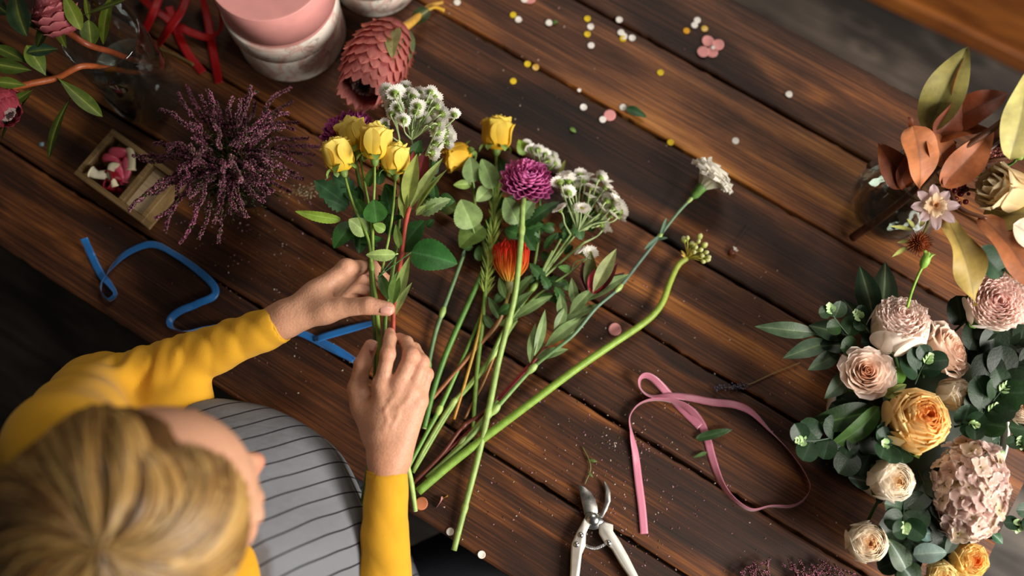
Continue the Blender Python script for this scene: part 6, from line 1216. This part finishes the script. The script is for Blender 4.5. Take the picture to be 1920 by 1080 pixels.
# --- apron
def apronbody(p):
    d = torso(p) - .0135
    d = smin(d, ell(p, V3([-.335, -.035, .800]), MT, [.185, .190, .150]), .03)
    d = d - .0022 * vnoise(p * V3([14, 14, 9]), 21) - .0016 * np.sin((p @ ST) * 60 + (p @ FT) * 22)
    d = np.maximum(d, (p @ NT + .046) - 1.6 * np.clip(p[:, 2] - .754, 0, .03))
    c = p - SHC; f = c @ FT; s = c @ ST
    reg = np.maximum(-(f - (.030 + .25 * np.maximum(0, .90 - p[:, 2]) * 0)), np.abs(s - .0) - (.125 + .9 * np.clip(.93 - p[:, 2], 0, .07)))
    reg = np.maximum(reg, p[:, 2] - .978 - .10 * np.abs(s))
    return np.maximum(d, reg)
V, F = surfnet(apronbody, (-.50, -.30, .62), (-.07, .25, 1.0), .0032)
def stripes(name):
    m, nt, b, out = newmat(name); L = nt.links.new; tc = N(nt, 'ShaderNodeTexCoord')
    mp = N(nt, 'ShaderNodeMapping', vector_type='POINT'); mp.inputs['Rotation'].default_value = (0, 0, -math.atan2(FT[1], FT[0])); L(tc.outputs['Object'], mp.inputs[0])
    no = N(nt, 'ShaderNodeTexNoise', i_Scale=9.0, i_Detail=1.0); L(tc.outputs['Object'], no.inputs['Vector'])
    sp = N(nt, 'ShaderNodeSeparateXYZ'); L(mp.outputs[0], sp.inputs[0])
    a = N(nt, 'ShaderNodeMath', operation='MULTIPLY_ADD', n1=1.0 / .0185); L(sp.outputs[1], a.inputs[0]); q = N(nt, 'ShaderNodeMath', operation='MULTIPLY', n1=.55); L(no.outputs[0], q.inputs[0]); L(q.outputs[0], a.inputs[2])
    f = N(nt, 'ShaderNodeMath', operation='FRACT'); L(a.outputs[0], f.inputs[0])
    r = ramp(nt, [(0.0, H('73757a')), (.875, H('73757a')), (.89, H('2b2a30')), (.975, H('2b2a30')), (.99, H('73757a'))], f.outputs[0])
    n2 = N(nt, 'ShaderNodeTexNoise', i_Scale=700.0, i_Detail=2.0); L(tc.outputs['Object'], n2.inputs['Vector']); bp = N(nt, 'ShaderNodeBump', i_Strength=.35, i_Distance=.0006); L(n2.outputs[0], bp.inputs['Height'])
    n3 = N(nt, 'ShaderNodeTexNoise', i_Scale=26.0, i_Detail=3.0); L(tc.outputs['Object'], n3.inputs['Vector']); b2 = N(nt, 'ShaderNodeBump', i_Strength=.5, i_Distance=.006); L(n3.outputs[0], b2.inputs['Height']); L(bp.outputs[0], b2.inputs['Normal'])
    L(b2.outputs[0], b.inputs['Normal']); L(r.outputs[0], b.inputs['Base Color']); b.inputs['Roughness'].default_value = .85; b.inputs['Specular IOR Level'].default_value = .15; return m
M_ap = stripes('striped_linen')
m = MB(); m.add(V, F, (1, 1, 1)); tag(m.build('apron', M_ap, pt), 'grey linen apron with thin dark stripes')
def thighs(p, off=0):
    hl = V3([-.40, .01, .54]); hr = V3([-.31, -.19, .54]); kl = hl + FT * .40 + UT * .01; kr = hr + FT * .42 + UT * .01
    return smin(cap(p, hl, kl, .090, .062), cap(p, hr, kr, .090, .062), .05) - off
def trousers(p):
    hl = V3([-.40, .01, .54]); hr = V3([-.31, -.19, .54]); kl = hl + FT * .40; kr = hr + FT * .42
    d = thighs(p); d = smin(d, ell(p, V3([-.375, -.10, .58]), MT, [.13, .18, .14]), .06)
    for k in (kl, kr): d = smin(d, cap(p, k, V3([k[0] - .03, k[1] - .02, .10]), .062, .042), .03)
    return d
V, F = surfnet(trousers, (-.62, -.42, .05), (.25, .35, .76), .008); m = MB(); m.add(V, F, H('22242c')); m.build('trousers', M_plain, pt)
def skirt(p):
    hl = V3([-.40, .01, .55]); hr = V3([-.31, -.19, .55]); q = smin(thighs(p), cap(p, (hl + hr) / 2 + FT * .1, (hl + hr) / 2 + FT * .34, .085, .06), .10) - .016
    c = p - SHC; return np.maximum(np.maximum(np.maximum(q, .54 - p[:, 2]), -(c @ FT) + .05), (c @ FT) - .215)
V, F = surfnet(skirt, (-.50, -.40, .52), (.25, .35, .72), .006); m = MB(); m.add(V, F, (1, 1, 1)); m.build('apron_skirt', M_ap, pt)
for k in ((-.40, .01), (-.31, -.19)):
    a = V3([k[0], k[1], 0]) + FT * (.38 if k[0] < -.35 else .40) ; m = MB(); m.tube([a + V3([0, 0, .045]) - FT * .08, a + V3([0, 0, .05]), a + FT * .10 + V3([0, 0, .035]), a + FT * .16 + V3([0, 0, .026])], [.036, .042, .04, .022], H('1c1a1a'), n=16, steps=16, flat=.75); m.build('shoe', M_shiny, pt)
# --- hair
cd_ = nrm(V3([.22, -.22, 1.0])); CR = V3([.104, .087, .099]); hcen = hp_(-.012, 0, .026)
face_dir = nrm(HF - cd_ * (HF @ cd_))
def capd(p):
    d = ell(p, hcen, MH, CR * .955); q = p - hcen; q = q / (np.linalg.norm(q, axis=1) + 1e-9)[:, None]
    th = np.arccos(np.clip(q @ cd_, -1, 1)); tg = q - (q @ cd_)[:, None] * cd_; tg /= (np.linalg.norm(tg, axis=1) + 1e-9)[:, None]
    mx = 2.10 - 1.28 * np.maximum(0, tg @ face_dir) ** 1.2
    return np.maximum(d, (th - mx) * .07) - .0015 * vnoise(p * 40, 8)
V, F = surfnet(capd, HC - .16, HC + .16, .004)
m = MB(); m.add(V, F, H('5a3c1c'))
tu = nrm(np.cross(cd_, [0, 1, 0])); tv = np.cross(cd_, tu); hl_ = [H('a37a42'), H('86602f'), H('b8945a'), H('533519'), H('6b4822'), H('caa868')]
face_dir = nrm(HF - cd_ * (HF @ cd_))
K = 2600
for i in range(K):
    a = rng.uniform(0, 6.283); d0 = tu * math.cos(a) + tv * math.sin(a); fr = d0 @ face_dir
    th0 = rng.uniform(0, 1.15) ** 1.0 * (1 if fr < .5 else .6); mx = 2.05 - 1.28 * max(0, fr) ** 1.2
    if th0 > mx - .25: continue
    L = min(mx - th0, rng.uniform(.7, 1.3)); sw = .55 + .42 * math.sin(a * 2 + 1) + rng.uniform(-.06, .06); pts = []
    lift = rng.uniform(.985, 1.02) + .02 * math.sin(a * 9)
    for k in range(6):
        th = th0 + L * k / 5; aa = a + sw * (k / 5) ** 1.2; dd = cd_ * math.cos(th) + (tu * math.cos(aa) + tv * math.sin(aa)) * math.sin(th)
        lo_ = MH.T @ dd; pts.append(hcen + dd * (1 / np.linalg.norm(lo_ / CR)) * (lift - .03 * (k == 5)))
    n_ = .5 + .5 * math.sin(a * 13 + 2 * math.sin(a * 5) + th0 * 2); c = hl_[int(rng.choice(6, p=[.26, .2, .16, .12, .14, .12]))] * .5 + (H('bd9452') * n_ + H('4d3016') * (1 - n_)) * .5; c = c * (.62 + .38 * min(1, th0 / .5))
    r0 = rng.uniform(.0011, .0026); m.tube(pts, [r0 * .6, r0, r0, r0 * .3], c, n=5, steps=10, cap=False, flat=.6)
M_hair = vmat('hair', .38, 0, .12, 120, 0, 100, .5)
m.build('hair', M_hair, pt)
# stool under the person
t = thing('stool', 'round wooden stool under the seated person', 'stool', (-.375, -.10, 0)); m = MB(); lathe(m, [(.0001, .43), (.16, .43), (.17, .436), (.17, .455), (.16, .462), (.0001, .462)], H('3a2618'), (-.375, -.10, -.04), n=40); m.build('seat', M_plain, t)
for k in range(4):
    a = k * 1.57 + .6; m = MB(); m.tube([(-.375 + .12 * math.cos(a), -.10 + .12 * math.sin(a), .39), (-.375 + .17 * math.cos(a), -.10 + .17 * math.sin(a), .0)], [.016, .013], H('2e1d12'), n=10); m.build('leg', M_plain, t)
